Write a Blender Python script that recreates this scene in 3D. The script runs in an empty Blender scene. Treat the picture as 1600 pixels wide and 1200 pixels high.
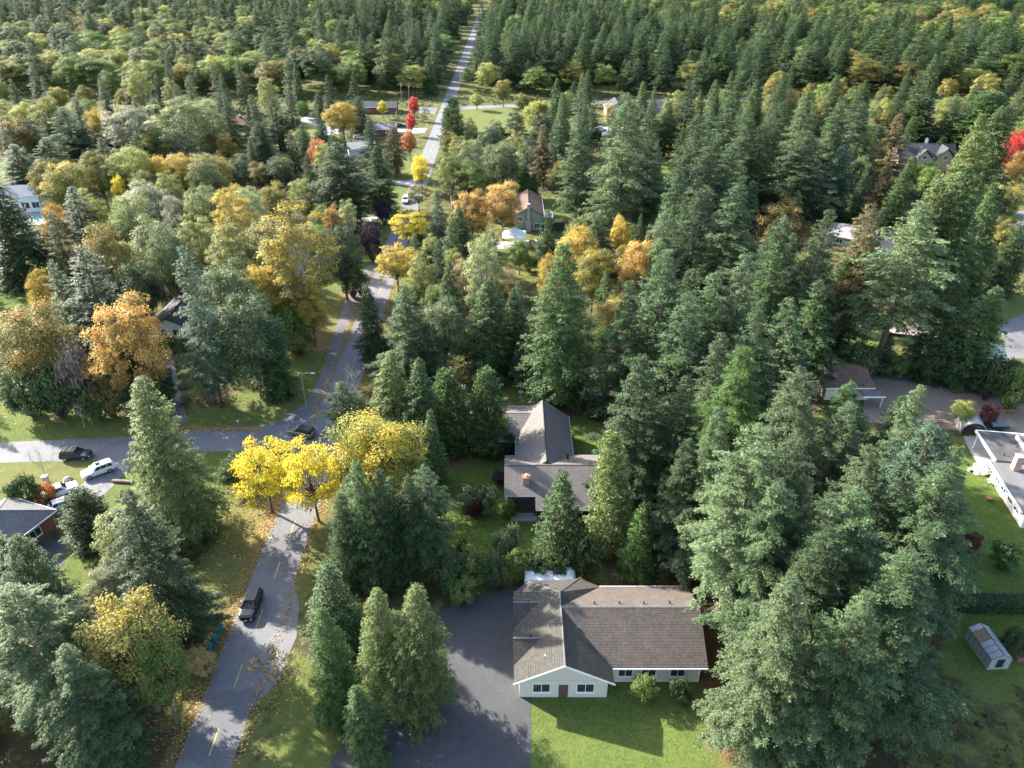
import bpy, bmesh, math, random
import numpy as np
from mathutils import Vector

# ------------------------------------------------------------------ camera, sky, sun, exposure
scene = bpy.context.scene
COL = scene.collection
CAM_H, FPX, PITCH = 72.0, 1160.0, math.radians(31.4)
cam_data = bpy.data.cameras.new('camera')
cam = bpy.data.objects.new('camera', cam_data)
COL.objects.link(cam)
cam.location = (0, 0, CAM_H)
cam.rotation_euler = (math.pi / 2 - PITCH, 0, 0)
cam_data.sensor_width = 36.0
cam_data.sensor_fit = 'HORIZONTAL'
cam_data.lens = 36.0 * FPX / 1600.0
cam_data.clip_start = 0.5
cam_data.clip_end = 12000
scene.camera = cam

SUN_EL, SUN_AZ = math.radians(27.5), math.radians(-57)      # azimuth measured from +Y towards +X
world = bpy.data.worlds.new('World')
scene.world = world
world.use_nodes = True
wn = world.node_tree
bg = wn.nodes['Background']
sky = wn.nodes.new('ShaderNodeTexSky')
sky.sky_type = 'NISHITA'
sky.sun_disc = False
sky.sun_elevation = SUN_EL
sky.sun_rotation = SUN_AZ
sky.dust_density = 2.0
sky.ozone_density = 0.7
wn.links.new(sky.outputs[0], bg.inputs[0])
bg.inputs[1].default_value = 0.135
sun_data = bpy.data.lights.new('sun', 'SUN')
sun = bpy.data.objects.new('sun', sun_data)
COL.objects.link(sun)
sun_dir = Vector((math.sin(SUN_AZ) * math.cos(SUN_EL), math.cos(SUN_AZ) * math.cos(SUN_EL), math.sin(SUN_EL)))
sun.rotation_euler = sun_dir.to_track_quat('Z', 'Y').to_euler()
sun_data.energy = 5.0
sun_data.angle = math.radians(0.6)
sun_data.color = (1.0, 0.95, 0.86)
scene.view_settings.view_transform = 'Standard'
scene.view_settings.look = 'None'
scene.view_settings.gamma = 1.0
scene.view_settings.use_curve_mapping = False
scene.view_settings.exposure = 2.12

# ------------------------------------------------------------------ survey helpers
_c, _s = math.cos(PITCH), math.sin(PITCH)
def ground(px, py, z=0.0):
    """world point at height z seen at photo position (px, py)"""
    u, v = (px - 800) / FPX, (py - 600) / FPX
    dx, dy, dz = u, _c - v * _s, -_s - v * _c
    t = (CAM_H - z) / -dz
    return dx * t, dy * t

def tree_spot(px, apex, base, half):
    y = ground(800, base)[1]
    v = (apex - 600) / FPX
    h = CAM_H + (-_s - v * _c) / (_c - v * _s) * y
    zc = y * _c - (h - CAM_H) * _s
    x = (px - 800) / FPX * zc
    zmid = y * _c - (h * 0.35 - CAM_H) * _s
    return x, y, h, half / FPX * zmid

# ------------------------------------------------------------------ material helpers
MATS = {}
def nodes_of(name):
    m = bpy.data.materials.new(name)
    m.use_nodes = True
    nt = m.node_tree
    b = nt.nodes['Principled BSDF']
    MATS[name] = m
    return m, nt, b

def N(nt, typ, **kw):
    n = nt.nodes.new(typ)
    for k, v in kw.items():
        setattr(n, k, v)
    return n

def rgba(c):
    return (c[0], c[1], c[2], 1.0)

def plain(name, col, rough=0.6, metal=0.0, var=0.12, scale=3.0, spec=0.4, coat=0.0, bump=0.0):
    m, nt, b = nodes_of(name)
    tc = N(nt, 'ShaderNodeTexCoord')
    nz = N(nt, 'ShaderNodeTexNoise')
    nz.inputs['Scale'].default_value = scale
    nz.inputs['Detail'].default_value = 5
    nt.links.new(tc.outputs['Object'], nz.inputs['Vector'])
    mx = N(nt, 'ShaderNodeMix', data_type='RGBA')
    mx.inputs[6].default_value = rgba([c * (1 - var) for c in col])
    mx.inputs[7].default_value = rgba([min(1, c * (1 + var)) for c in col])
    nt.links.new(nz.outputs[0], mx.inputs[0])
    nt.links.new(mx.outputs[2], b.inputs['Base Color'])
    b.inputs['Roughness'].default_value = rough
    b.inputs['Metallic'].default_value = metal
    b.inputs['Specular IOR Level'].default_value = spec
    b.inputs['Coat Weight'].default_value = coat
    b.inputs['Coat Roughness'].default_value = 0.08
    if bump:
        bp = N(nt, 'ShaderNodeBump')
        bp.inputs['Strength'].default_value = bump
        nt.links.new(nz.outputs[0], bp.inputs['Height'])
        nt.links.new(bp.outputs[0], b.inputs['Normal'])
    return m

def foliage(name, stops, trans=0.3, rough=0.6, objvar=0.3):
    """leaf material: ramp over the per-leaf tint, slight value shift per tree, light passing through"""
    m, nt, b = nodes_of(name)
    at = N(nt, 'ShaderNodeAttribute', attribute_name='tint')
    rp = N(nt, 'ShaderNodeValToRGB')
    el = rp.color_ramp.elements
    while len(el) < len(stops):
        el.new(0.5)
    for e, (p, c) in zip(el, stops):
        e.position = p
        e.color = rgba(c)
    nt.links.new(at.outputs['Fac'], rp.inputs[0])
    oi = N(nt, 'ShaderNodeObjectInfo')
    mr = N(nt, 'ShaderNodeMapRange')
    mr.inputs[3].default_value = 1 - objvar
    mr.inputs[4].default_value = 1 + objvar
    nt.links.new(oi.outputs['Random'], mr.inputs[0])
    hs = N(nt, 'ShaderNodeHueSaturation')
    nt.links.new(rp.outputs[0], hs.inputs['Color'])
    nt.links.new(mr.outputs[0], hs.inputs['Value'])
    nt.links.new(hs.outputs[0], b.inputs['Base Color'])
    b.inputs['Roughness'].default_value = rough
    b.inputs['Specular IOR Level'].default_value = 0.25
    tr = N(nt, 'ShaderNodeBsdfTranslucent')
    nt.links.new(hs.outputs[0], tr.inputs[0])
    ms = N(nt, 'ShaderNodeMixShader')
    ms.inputs[0].default_value = trans
    out = nt.nodes['Material Output']
    nt.links.new(b.outputs[0], ms.inputs[1])
    nt.links.new(tr.outputs[0], ms.inputs[2])
    nt.links.new(ms.outputs[0], out.inputs[0])
    return m

foliage('fir_needles', [(0, (.026, .052, .025)), (.5, (.068, .114, .050)), (1, (.160, .218, .098))], .38)
foliage('pale_fir_needles', [(0, (.038, .066, .030)), (.5, (.096, .142, .064)), (1, (.20, .248, .122))], .38)
foliage('brown_fir_needles', [(0, (.06, .065, .025)), (.5, (.14, .12, .05)), (1, (.24, .17, .08))], .3)
foliage('blue_needles', [(0, (.026, .055, .030)), (.5, (.065, .115, .062)), (1, (.14, .195, .115))], .25)
foliage('cedar_fronds', [(0, (.024, .050, .018)), (.5, (.062, .110, .036)), (1, (.14, .195, .068))], .28)
foliage('olive_cedar_fronds', [(0, (.045, .070, .02)), (.5, (.105, .145, .044)), (1, (.20, .225, .08))], .28)
foliage('bright_cedar_fronds', [(0, (.024, .056, .014)), (.5, (.058, .115, .028)), (1, (.125, .185, .052))], .3)
foliage('dark_evergreen', [(0, (.018, .040, .014)), (.5, (.044, .084, .026)), (1, (.095, .14, .046))], .22)
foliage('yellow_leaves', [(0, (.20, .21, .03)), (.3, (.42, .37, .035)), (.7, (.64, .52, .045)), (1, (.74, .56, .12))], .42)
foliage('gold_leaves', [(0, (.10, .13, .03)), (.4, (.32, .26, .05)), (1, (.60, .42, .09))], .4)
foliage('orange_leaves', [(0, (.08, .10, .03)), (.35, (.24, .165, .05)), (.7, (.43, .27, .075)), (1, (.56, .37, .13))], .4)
foliage('rust_leaves', [(0, (.06, .09, .028)), (.5, (.16, .15, .045)), (1, (.36, .21, .06))], .36)
foliage('red_orange_leaves', [(0, (.16, .07, .03)), (.5, (.42, .15, .05)), (1, (.55, .26, .09))], .38)
foliage('red_leaves', [(0, (.28, .02, .025)), (.5, (.52, .05, .05)), (1, (.65, .12, .09))], .4)
foliage('maroon_leaves', [(0, (.035, .015, .018)), (.5, (.09, .028, .03)), (1, (.17, .05, .05))], .3)
foliage('purple_leaves', [(0, (.02, .014, .02)), (.5, (.05, .03, .042)), (1, (.10, .06, .07))], .25)
foliage('green_leaves', [(0, (.055, .10, .024)), (.5, (.125, .185, .045)), (1, (.24, .28, .08))], .36)
foliage('bright_green_leaves', [(0, (.05, .11, .02)), (.5, (.12, .22, .035)), (1, (.22, .32, .06))], .38)
foliage('olive_leaves', [(0, (.085, .115, .03)), (.5, (.22, .245, .065)), (1, (.40, .38, .11))], .38)
foliage('olive_gold_leaves', [(0, (.07, .10, .03)), (.5, (.19, .19, .055)), (.8, (.34, .28, .07)), (1, (.50, .38, .08))], .4)
foliage('pale_leaves', [(0, (.10, .14, .045)), (.5, (.23, .27, .10)), (1, (.40, .41, .19))], .36)
foliage('silver_leaves', [(0, (.12, .15, .07)), (.5, (.28, .30, .18)), (1, (.50, .50, .36))], .34)
foliage('straw_leaves', [(0, (.2, .16, .07)), (.5, (.42, .33, .15)), (1, (.6, .48, .26))], .38)
foliage('grey_green_leaves', [(0, (.055, .085, .035)), (.5, (.125, .165, .07)), (1, (.23, .26, .13))], .32)
foliage('dark_leaves', [(0, (.03, .055, .022)), (.5, (.06, .095, .036)), (1, (.11, .14, .06))], .28)
foliage('twig_leaves', [(0, (.11, .09, .07)), (.5, (.20, .16, .13)), (1, (.32, .27, .22))], .25)
foliage('corner_maple_leaves', [(0, (.06, .10, .025)), (.4, (.15, .17, .04)), (.65, (.38, .32, .05)), (1, (.60, .42, .06))], .4)
foliage('poplar_gold_leaves', [(0, (.09, .12, .03)), (.4, (.28, .26, .06)), (.8, (.54, .42, .08)), (1, (.62, .46, .08))], .4)
plain('bark', (.13, .10, .08), .9, var=.35, scale=4, bump=.4)
plain('pale_bark', (.34, .30, .26), .9, var=.25, scale=4, bump=.3)

# ------------------------------------------------------------------ scene-graph helpers
def tag(o, label=None, cat=None, group=None, kind=None):
    if label: o['label'] = label
    if cat: o['category'] = cat
    if group: o['group'] = group
    if kind: o['kind'] = kind
    return o

def empty(name, label, cat, loc=(0, 0, 0), rz=0.0, group=None):
    o = bpy.data.objects.new(name, None)
    o.empty_display_size = 0.3
    COL.objects.link(o)
    o.location = loc
    o.rotation_euler = (0, 0, rz)
    return tag(o, label, cat, group)

def link(name, me, parent=None):
    o = bpy.data.objects.new(name, me)
    COL.objects.link(o)
    if parent is not None:
        o.parent = parent
    return o

def np_mesh(name, verts, quads, tint=None, mat=None, smooth=False):
    me = bpy.data.meshes.new(name)
    nv, nf = len(verts), len(quads)
    k = quads.shape[1]
    me.vertices.add(nv)
    me.vertices.foreach_set('co', np.asarray(verts, np.float32).ravel())
    me.loops.add(nf * k)
    me.loops.foreach_set('vertex_index', np.asarray(quads, np.int32).ravel())
    me.polygons.add(nf)
    me.polygons.foreach_set('loop_start', np.arange(0, nf * k, k, dtype=np.int32))
    try:
        me.polygons.foreach_set('loop_total', np.full(nf, k, np.int32))
    except Exception:
        pass
    if tint is not None:
        a = me.attributes.new('tint', 'FLOAT', 'FACE')
        a.data.foreach_set('value', np.asarray(tint, np.float32))
    me.update(calc_edges=True)
    if smooth:
        me.polygons.foreach_set('use_smooth', np.ones(nf, bool))
    if mat:
        me.materials.append(MATS[mat])
    return me

class MB:
    """collects boxes, prisms and tubes, links them as one mesh object"""
    def __init__(self):
        self.v, self.f = [], []
    def add(self, vs, fs):
        b = len(self.v)
        self.v += [tuple(p) for p in vs]
        self.f += [tuple(b + i for i in f) for f in fs]
        return self
    def box(self, x0, x1, y0, y1, z0, z1):
        vs = [(x, y, z) for z in (z0, z1) for y in (y0, y1) for x in (x0, x1)]
        return self.add(vs, [(0, 2, 3, 1), (4, 5, 7, 6), (0, 1, 5, 4), (2, 6, 7, 3), (0, 4, 6, 2), (1, 3, 7, 5)])
    def hexa(self, lo, hi):
        """bottom ring lo (4 pts, counter-clockwise), top ring hi"""
        return self.add(list(lo) + list(hi), [(3, 2, 1, 0), (4, 5, 6, 7), (0, 1, 5, 4), (1, 2, 6, 5), (2, 3, 7, 6), (3, 0, 4, 7)])
    def prism(self, poly, axis, a0, a1):
        """extrude a 2-D polygon along an axis ('x': poly=(y,z), 'y': poly=(x,z), 'z': poly=(x,y))"""
        def pt(p, a):
            return {'x': (a, p[0], p[1]), 'y': (p[0], a, p[1]), 'z': (p[0], p[1], a)}[axis]
        n = len(poly)
        vs = [pt(p, a0) for p in poly] + [pt(p, a1) for p in poly]
        fs = [tuple(range(n))[::-1], tuple(range(n, 2 * n))]
        fs += [(i, (i + 1) % n, n + (i + 1) % n, n + i) for i in range(n)]
        return self.add(vs, fs)
    def tube(self, pts, radii, k=8):
        pts = [Vector(p) for p in pts]
        rings = []
        for i, p in enumerate(pts):
            d = (pts[min(i + 1, len(pts) - 1)] - pts[max(i - 1, 0)]).normalized()
            a = d.cross(Vector((0, 0, 1)))
            if a.length < 0.05:
                a = d.cross(Vector((1, 0, 0)))
            a.normalize()
            b = d.cross(a)
            r = radii[i] if hasattr(radii, '__len__') else radii
            rings.append([p + (a * math.cos(2 * math.pi * j / k) + b * math.sin(2 * math.pi * j / k)) * r for j in range(k)])
        vs = [q for r in rings for q in r]
        fs = [(i * k + j, i * k + (j + 1) % k, (i + 1) * k + (j + 1) % k, (i + 1) * k + j) for i in range(len(pts) - 1) for j in range(k)]
        fs += [tuple(range(k))[::-1], tuple((len(pts) - 1) * k + j for j in range(k))]
        return self.add(vs, fs)
    def mesh(self, name, mat, smooth=False):
        me = bpy.data.meshes.new(name)
        me.from_pydata(self.v, [], self.f)
        bm = bmesh.new()
        bm.from_mesh(me)
        bmesh.ops.recalc_face_normals(bm, faces=bm.faces)
        bm.to_mesh(me)
        bm.free()
        if smooth:
            for p in me.polygons:
                p.use_smooth = True
        me.materials.append(MATS[mat])
        return me
    def build(self, name, mat, parent=None, bevel=0.0, smooth=False):
        o = link(name, self.mesh(name, mat, smooth), parent)
        if bevel:
            md = o.modifiers.new('bevel', 'BEVEL')
            md.width = bevel
            md.segments = 2
            md.limit_method = 'ANGLE'
        return o

def leaf_quads(c, d, n, ln, wd):
    """diamond leaf at c along d (unit) with normal n"""
    side = np.cross(d, n)
    side /= np.linalg.norm(side, axis=1, keepdims=True) + 1e-9
    ln, wd = ln[:, None], wd[:, None]
    v = np.stack([c - d * ln * .5, c + side * wd * .5 + d * ln * .08, c + d * ln * .5, c - side * wd * .5 + d * ln * .08], 1)
    return v.reshape(-1, 3), np.arange(len(c) * 4).reshape(-1, 4)

def unit(a):
    return a / (np.linalg.norm(a, axis=1, keepdims=True) + 1e-9)

def twig_tris(a, b, r):
    """three-sided tapering sticks from points a to points b"""
    d = unit(b - a)
    up = np.tile(np.array([[0., 0., 1.]]), (len(a), 1))
    s1 = unit(np.cross(d, up) + 1e-4)
    s2 = np.cross(d, s1)
    r = np.asarray(r)[:, None]
    out = []
    for k in range(3):
        an = 2 * math.pi * k / 3
        o = s1 * math.cos(an) + s2 * math.sin(an)
        out.append(a + o * r)
    for k in range(3):
        an = 2 * math.pi * k / 3
        o = s1 * math.cos(an) + s2 * math.sin(an)
        out.append(b + o * r * .3)
    v = np.stack(out, 1).reshape(-1, 3)
    base = np.arange(len(a))[:, None] * 6
    q = np.concatenate([base + np.array([[0, 1, 4, 3]]), base + np.array([[1, 2, 5, 4]]), base + np.array([[2, 0, 3, 5]])], 0)
    return v, q

def join(parts):
    vs, qs, off = [], [], 0
    for v, q in parts:
        vs.append(v); qs.append(q + off); off += len(v)
    return np.concatenate(vs), np.concatenate(qs)

def trunk_parts(path, radii, k=8):
    m = MB().tube(path, radii, k)
    v = np.array(m.v, float)
    q = np.array([f for f in m.f if len(f) == 4])
    return v, q

# ------------------------------------------------------------------ tree prototypes (trunk mesh, crown mesh, height, radius)
def conifer(name, seed, h, R, nb, dens, clear, sl, sw, droop=.2, up=.5, irr=.3, power=.8, hang=.3, lat=.5, mat='fir_needles', snag=0, sub=3.0, rand=.45):
    """whorled trunk, each limb carrying side sprays; needles sit in tufts along the side sprays"""
    g = np.random.default_rng(seed)
    u = (np.arange(nb) + g.random(nb)) / nb
    u = u ** 1.05
    t = clear + (1 - clear) * u
    az = np.arange(nb) * 2.39996 + g.normal(0, .5, nb)
    f1, f2, f3 = g.random(3) * 6.28
    lob = 1 + irr * (.55 * np.sin(az * 2 + f1 + u * 7) + .45 * np.sin(az * 3 - u * 19 + f2) + .35 * np.sin(u * 31 + az + f3))
    prof = (1 - u) ** power * np.minimum(1, .6 + u / .2 * .4)
    L = R * prof * lob * (1 - .7 * irr + 1.3 * irr * g.random(nb)) + .3
    a = -.06 + (up + .06) * u ** .8 + g.normal(0, .10, nb)
    b = droop * (1 - .6 * u) * (.4 + 1.2 * g.random(nb))
    # side sprays
    ns = np.maximum(3, (sub * L ** .9 + 2)).astype(int)
    i = np.repeat(np.arange(nb), ns)
    m = len(i)
    s = .16 + .86 * g.random(m) ** .75
    sg = np.where(g.random(m) < .5, -1., 1.)
    Li = L[i]
    sl_len = (lat * Li * np.clip(1.08 - s, .06, 1) * (.5 + .6 * g.random(m)) + .25)
    rad = np.stack([np.cos(az), np.sin(az), np.zeros(nb)], 1)[i]
    tan = np.stack([-np.sin(az), np.cos(az), np.zeros(nb)], 1)[i]
    root = rad * (s * Li)[:, None]
    root[:, 2] = h * t[i] + Li * (a[i] * s - b[i] * s * s)
    slope = a[i] - 2 * b[i] * s
    sd = rad * .75 + tan * (sg * (.45 + .6 * g.random(m)))[:, None]
    sd[:, 2] = slope * .8 + g.normal(0, .12, m) - hang * .35
    sd = unit(sd)
    stint = g.random(m)
    # tufts along each spray
    nt_ = np.maximum(3, dens * sl_len).astype(int)
    k = np.repeat(np.arange(m), nt_)
    n = len(k)
    f = g.random(n)
    c = root[k] + sd[k] * (f * sl_len[k])[:, None] + g.normal(0, .10, (n, 3)) * (1 + .3 * sl_len[k][:, None])
    c[:, 2] -= hang * .35 * f * f * sl_len[k]
    side = np.cross(sd[k], np.array([0, 0, 1.]))
    d = sd[k] * (.5 + .5 * g.random(n))[:, None] + side * g.normal(0, .6, n)[:, None] + g.normal(0, .25, (n, 3))
    d[:, 2] -= hang * g.random(n) - .08
    d = unit(d)
    nrm = unit(g.normal(0, rand, (n, 3)) + np.array([0, 0, 1.0]) + rad[k] * .25)
    ln = sl * (.55 + .8 * g.random(n))
    v, q = leaf_quads(c, d, nrm, ln, sw * (.6 + .8 * g.random(n)))
    btint = g.random(nb)
    tint = np.clip(.30 * btint[i][k] + .38 * stint[k] + .28 * g.random(n) + .14 * f, 0, 1)
    crown = np_mesh(name + '_crown', v, q, tint, mat)
    tp = [(0, 0, -.3), (g.normal(0, .05), g.normal(0, .05), h * .3), (g.normal(0, .1), g.normal(0, .1), h * .7), (0, 0, h * .985)]
    r0 = .010 * h + .06
    parts = [trunk_parts(tp, [r0 * 1.25, r0 * .9, r0 * .45, .02])]
    A = np.stack([np.zeros(nb), np.zeros(nb), h * t], 1)
    se = .72
    B = np.stack([np.cos(az) * L * se, np.sin(az) * L * se, h * t + L * (a * se - b * se * se) - .05], 1)
    parts.append(twig_tris(A, B, .012 + .008 * L))
    if snag:
        kk = 26
        zz = h * (clear * .25 + (clear * .75 + .05) * g.random(kk)); an = g.random(kk) * 6.28
        A = np.stack([np.zeros(kk), np.zeros(kk), zz], 1)
        ll = R * (.25 + .4 * g.random(kk))
        B = A + np.stack([np.cos(an) * ll, np.sin(an) * ll, -.25 * ll], 1)
        parts.append(twig_tris(A, B, np.full(kk, .035)))
    v, q = join(parts)
    trunk = np_mesh(name + '_trunk', v, q, None, 'bark', True)
    return dict(trunk=trunk, crown=crown, h=h, r=R, n=n)

def broadleaf(name, seed, h, R, nc, per, leaf, base=.25, flat=.8, airy=.0, rc=(.2, .34), mat='green_leaves', lift=0.0, layer=1.0, droop=0.0, shrub=False, bark='bark'):
    g = np.random.default_rng(seed)
    zc, rz = h * (base + 1) / 2, h * (1 - base) / 2
    k = np.arange(nc) + .5
    ph = np.arccos(1 - 1.78 * k / nc)
    th = k * 2.39996 + g.normal(0, .3, nc)
    rr = np.clip(.50 + .50 * g.random(nc) ** .6 + g.normal(0, .06, nc), .2, 1.05)
    e = np.stack([np.sin(ph) * np.cos(th), np.sin(ph) * np.sin(th), np.cos(ph)], 1)
    rcs = R * (rc[0] + (rc[1] - rc[0]) * g.random(nc))
    C = e * rr[:, None] * np.array([R * .86, R * .86, rz * .88]) + np.array([0, 0, zc])
    C += g.normal(0, R * .05, C.shape)
    cnt = np.maximum(20, per * (rcs / rcs.mean()) ** 2 * (1 - airy * g.random(nc))).astype(int)
    i = np.repeat(np.arange(nc), cnt)
    n = len(i)
    w = unit(g.normal(0, 1, (n, 3)))
    w[:, 2] = np.where(w[:, 2] < -.2, -w[:, 2] * .6, w[:, 2])
    rad = .35 + .68 * g.random(n) ** .55
    sq = np.array([1, 1, flat * layer])
    p = C[i] + w * (rad * rcs[i])[:, None] * sq * (1 + .25 * np.sin(w[:, :1] * 5 + i[:, None]))
    out = unit(p - np.array([0, 0, zc]))
    nrm = unit(w * .55 + out * .35 + np.array([0, 0, .45]) + g.normal(0, .45, (n, 3)))
    d = unit(np.cross(nrm, g.normal(0, 1, (n, 3))))
    if droop:
        d = unit(d * (1 - droop) + np.array([0, 0, -1.0]) * droop * 1.6 + out * .2)
        nrm = unit(out + g.normal(0, .4, (n, 3)))
        p[:, 2] -= droop * h * .28 * g.random(n) * np.clip(np.linalg.norm(p[:, :2], axis=1) / R, 0, 1)
        p[:, 2] = np.maximum(p[:, 2], .3)
    ln = leaf * (.6 + .8 * g.random(n)) * (1 + droop * 1.5)
    v, q = leaf_quads(p, d, nrm, ln, leaf * (.5 + .45 * g.random(n)))
    ct = g.random(nc)
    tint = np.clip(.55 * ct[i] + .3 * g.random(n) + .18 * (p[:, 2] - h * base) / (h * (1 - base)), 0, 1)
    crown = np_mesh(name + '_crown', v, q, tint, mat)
    r0 = .014 * h + .05
    parts = []
    fork = h * (base * .9 + .05)
    if shrub:
        fork = .05 * h
        A = np.zeros((nc, 3)); A[:, 2] = -.1
        parts.append(twig_tris(A, C, np.full(nc, .02 + .01 * h)))
    else:
        lean = g.normal(0, .02 * h, 2)
        parts.append(trunk_parts([(0, 0, -.3), (lean[0] * .3, lean[1] * .3, fork), (lean[0], lean[1], h * .62), (lean[0], lean[1], h * .86)], [r0 * 1.3, r0, r0 * .5, .03]))
        f = .55 * g.random(nc)
        A = np.stack([lean[0] * f, lean[1] * f, fork + f * (h * .6 - fork)], 1)
        M = A * .5 + C * .5 + np.stack([C[:, 0] * .1, C[:, 1] * .1, -.04 * h * np.ones(nc)], 1)
        rr = r0 * .42 * np.ones(nc)
        parts.append(twig_tris(A, M, rr)); parts.append(twig_tris(M, C, rr * .4))
        # twigs in each clump
        kk = np.repeat(np.arange(nc), 5)
        tw = C[kk] + unit(g.normal(0, 1, (len(kk), 3)) + np.array([0, 0, .5])) * rcs[kk][:, None] * .95
        parts.append(twig_tris(C[kk] * .9 + M[kk] * .1, tw, np.full(len(kk), .018 + .001 * h)))
    v, q = join(parts)
    trunk = np_mesh(name + '_trunk', v, q, None, bark, True)
    return dict(trunk=trunk, crown=crown, h=h, r=R)

def bare_tree(name, seed, h, R, mat='pale_bark', leaves=0, leafmat='straw_leaves'):
    g = np.random.default_rng(seed)
    A, B, r = [], [], []
    tips = []
    def grow(p, d, ln, rad, lev):
        q = p + d * ln
        A.append(p); B.append(q); r.append(rad)
        if lev == 0:
            tips.append(q); return
        for j in range(int(g.integers(3, 5))):
            f = .45 + .55 * g.random()
            nd = d + g.normal(0, .55, 3) + np.array([0, 0, .12])
            nd /= np.linalg.norm(nd)
            grow(p + d * ln * f, nd, ln * (.55 + .25 * g.random()), rad * .55, lev - 1)
    grow(np.array([0., 0, -.2]), np.array([.05, 0, 1.]), h * .42, .012 * h + .03, 4)
    A, B, r = np.array(A), np.array(B), np.array(r)
    mx = np.abs(B[:, :2]).max(); hz = B[:, 2].max()
    sc = np.array([R / mx, R / mx, h / hz])
    v, q = twig_tris(A * sc, B * sc, np.maximum(r, .012))
    trunk = np_mesh(name + '_trunk', v, q, None, mat, True)
    crown = None
    if leaves:
        tp = np.array(tips) * sc
        i = g.integers(0, len(tp), leaves)
        p = tp[i] + g.normal(0, R * .05, (leaves, 3))
        n = unit(g.normal(0, 1, (leaves, 3)) + np.array([0, 0, .6]))
        d = unit(np.cross(n, g.normal(0, 1, (leaves, 3))))
        vv, qq = leaf_quads(p, d, n, np.full(leaves, .3), np.full(leaves, .2))
        crown = np_mesh(name + '_crown', vv, qq, g.random(leaves), leafmat)
    return dict(trunk=trunk, crown=crown, h=h, r=R)

PROTO = {}
PROTO['fir'] = [conifer('fir', 11 + k, 30, 5.8, 235, 12.0, cl, .46, .15, .20, .42, ir, pw, .3, .42, snag=1, sub=4.6, rand=.32)
                for k, (cl, ir, pw) in enumerate([(.08, .34, .84), (.12, .40, .76), (.06, .32, .90), (.16, .42, .72), (.10, .38, .80)])]
PROTO['openfir'] = [conifer('open_fir', 31 + k, 32, 5.6, 175, 12.0, cl, .48, .15, .28, .4, .5, .66, .4, .42, snag=1, sub=4.2, rand=.34)
                    for k, cl in enumerate([.32, .38, .26])]
PROTO['cedar'] = [conifer('cedar', 51 + k, 26, 5.6, 430, 11.5, .02, .46, .15, .30, .6, ir, pw, .7, .42, 'cedar_fronds')
                  for k, (ir, pw) in enumerate([(.16, .80), (.22, .74), (.14, .88), (.24, .70)])]
PROTO['nearfir'] = [conifer('near_fir', 211 + k, 30, 5.8, 260, 24.0, cl, .34, .10, .20, .42, ir, pw, .34, .40, snag=1, sub=5.4, rand=.34)
                    for k, (cl, ir, pw) in enumerate([(.08, .34, .80), (.14, .42, .72), (.10, .38, .86), (.12, .44, .76)])]
PROTO['nearopenfir'] = [conifer('near_open_fir', 231 + k, 32, 5.6, 185, 22.0, cl, .36, .10, .28, .4, .5, .66, .42, .42, snag=1, sub=5.0, rand=.36)
                        for k, cl in enumerate([.32, .24])]
PROTO['nearcedar'] = [conifer('near_cedar', 251 + k, 26, 5.6, 450, 20.0, .02, .34, .10, .30, .6, ir, pw, .75, .42, 'cedar_fronds')
                      for k, (ir, pw) in enumerate([(.18, .80), (.24, .72), (.2, .86)])]
PROTO['cypress'] = [conifer('cypress', 71 + k, 14, 2.7, 380, 14, .02, .32, .12, .1, .8, .2, .6, .25, .5, 'cedar_fronds', rand=.7) for k in range(2)]
PROTO['spruce'] = [conifer('spruce', 81 + k, 16, 3.0, 280, 15, .03, .34, .11, .12, .3, .18, .85, .2, .45, 'blue_needles') for k in range(2)]
PROTO['smallfir'] = [conifer('small_fir', 91 + k, 13, 3.9, 240, 13, .02, .40, .13, .1, .4, .24, .88, .2, .5, 'cedar_fronds') for k in range(2)]
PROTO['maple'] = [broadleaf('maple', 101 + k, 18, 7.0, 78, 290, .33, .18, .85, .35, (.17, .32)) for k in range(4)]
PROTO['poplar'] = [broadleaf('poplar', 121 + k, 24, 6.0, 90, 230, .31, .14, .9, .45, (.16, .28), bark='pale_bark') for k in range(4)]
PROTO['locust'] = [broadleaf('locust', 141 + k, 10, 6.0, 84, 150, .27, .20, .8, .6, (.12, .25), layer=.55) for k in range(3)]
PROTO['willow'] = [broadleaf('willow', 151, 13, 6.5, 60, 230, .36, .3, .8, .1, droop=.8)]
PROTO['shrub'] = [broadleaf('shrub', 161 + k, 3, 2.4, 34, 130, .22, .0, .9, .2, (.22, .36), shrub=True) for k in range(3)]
PROTO['bare'] = [bare_tree('bare', 171 + k, 9, 3.5) for k in range(2)]
PROTO['sapling'] = [bare_tree('sapling', 181, 6, 3.0, 'bark', 420)]

TREES = []       # (x, y, h, r, kind, material) for the ground litter
_count = {}
def plant(kind, name, mat, px, apex, base, half, label, group=None, cat='tree'):
    x, y, h, r = tree_spot(px, apex, base, half)
    r *= {'fir': 1.4 if base < 460 else 1.22, 'openfir': 1.15, 'cedar': 1.12}.get(kind, 1.05)
    if base > 780 and kind in ('fir', 'openfir', 'cedar'):
        kind = 'near' + kind           # finer sprays on the trees nearest the viewer
    return plant_at(kind, name, mat, x, y, h, r, label, group, cat)

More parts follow.
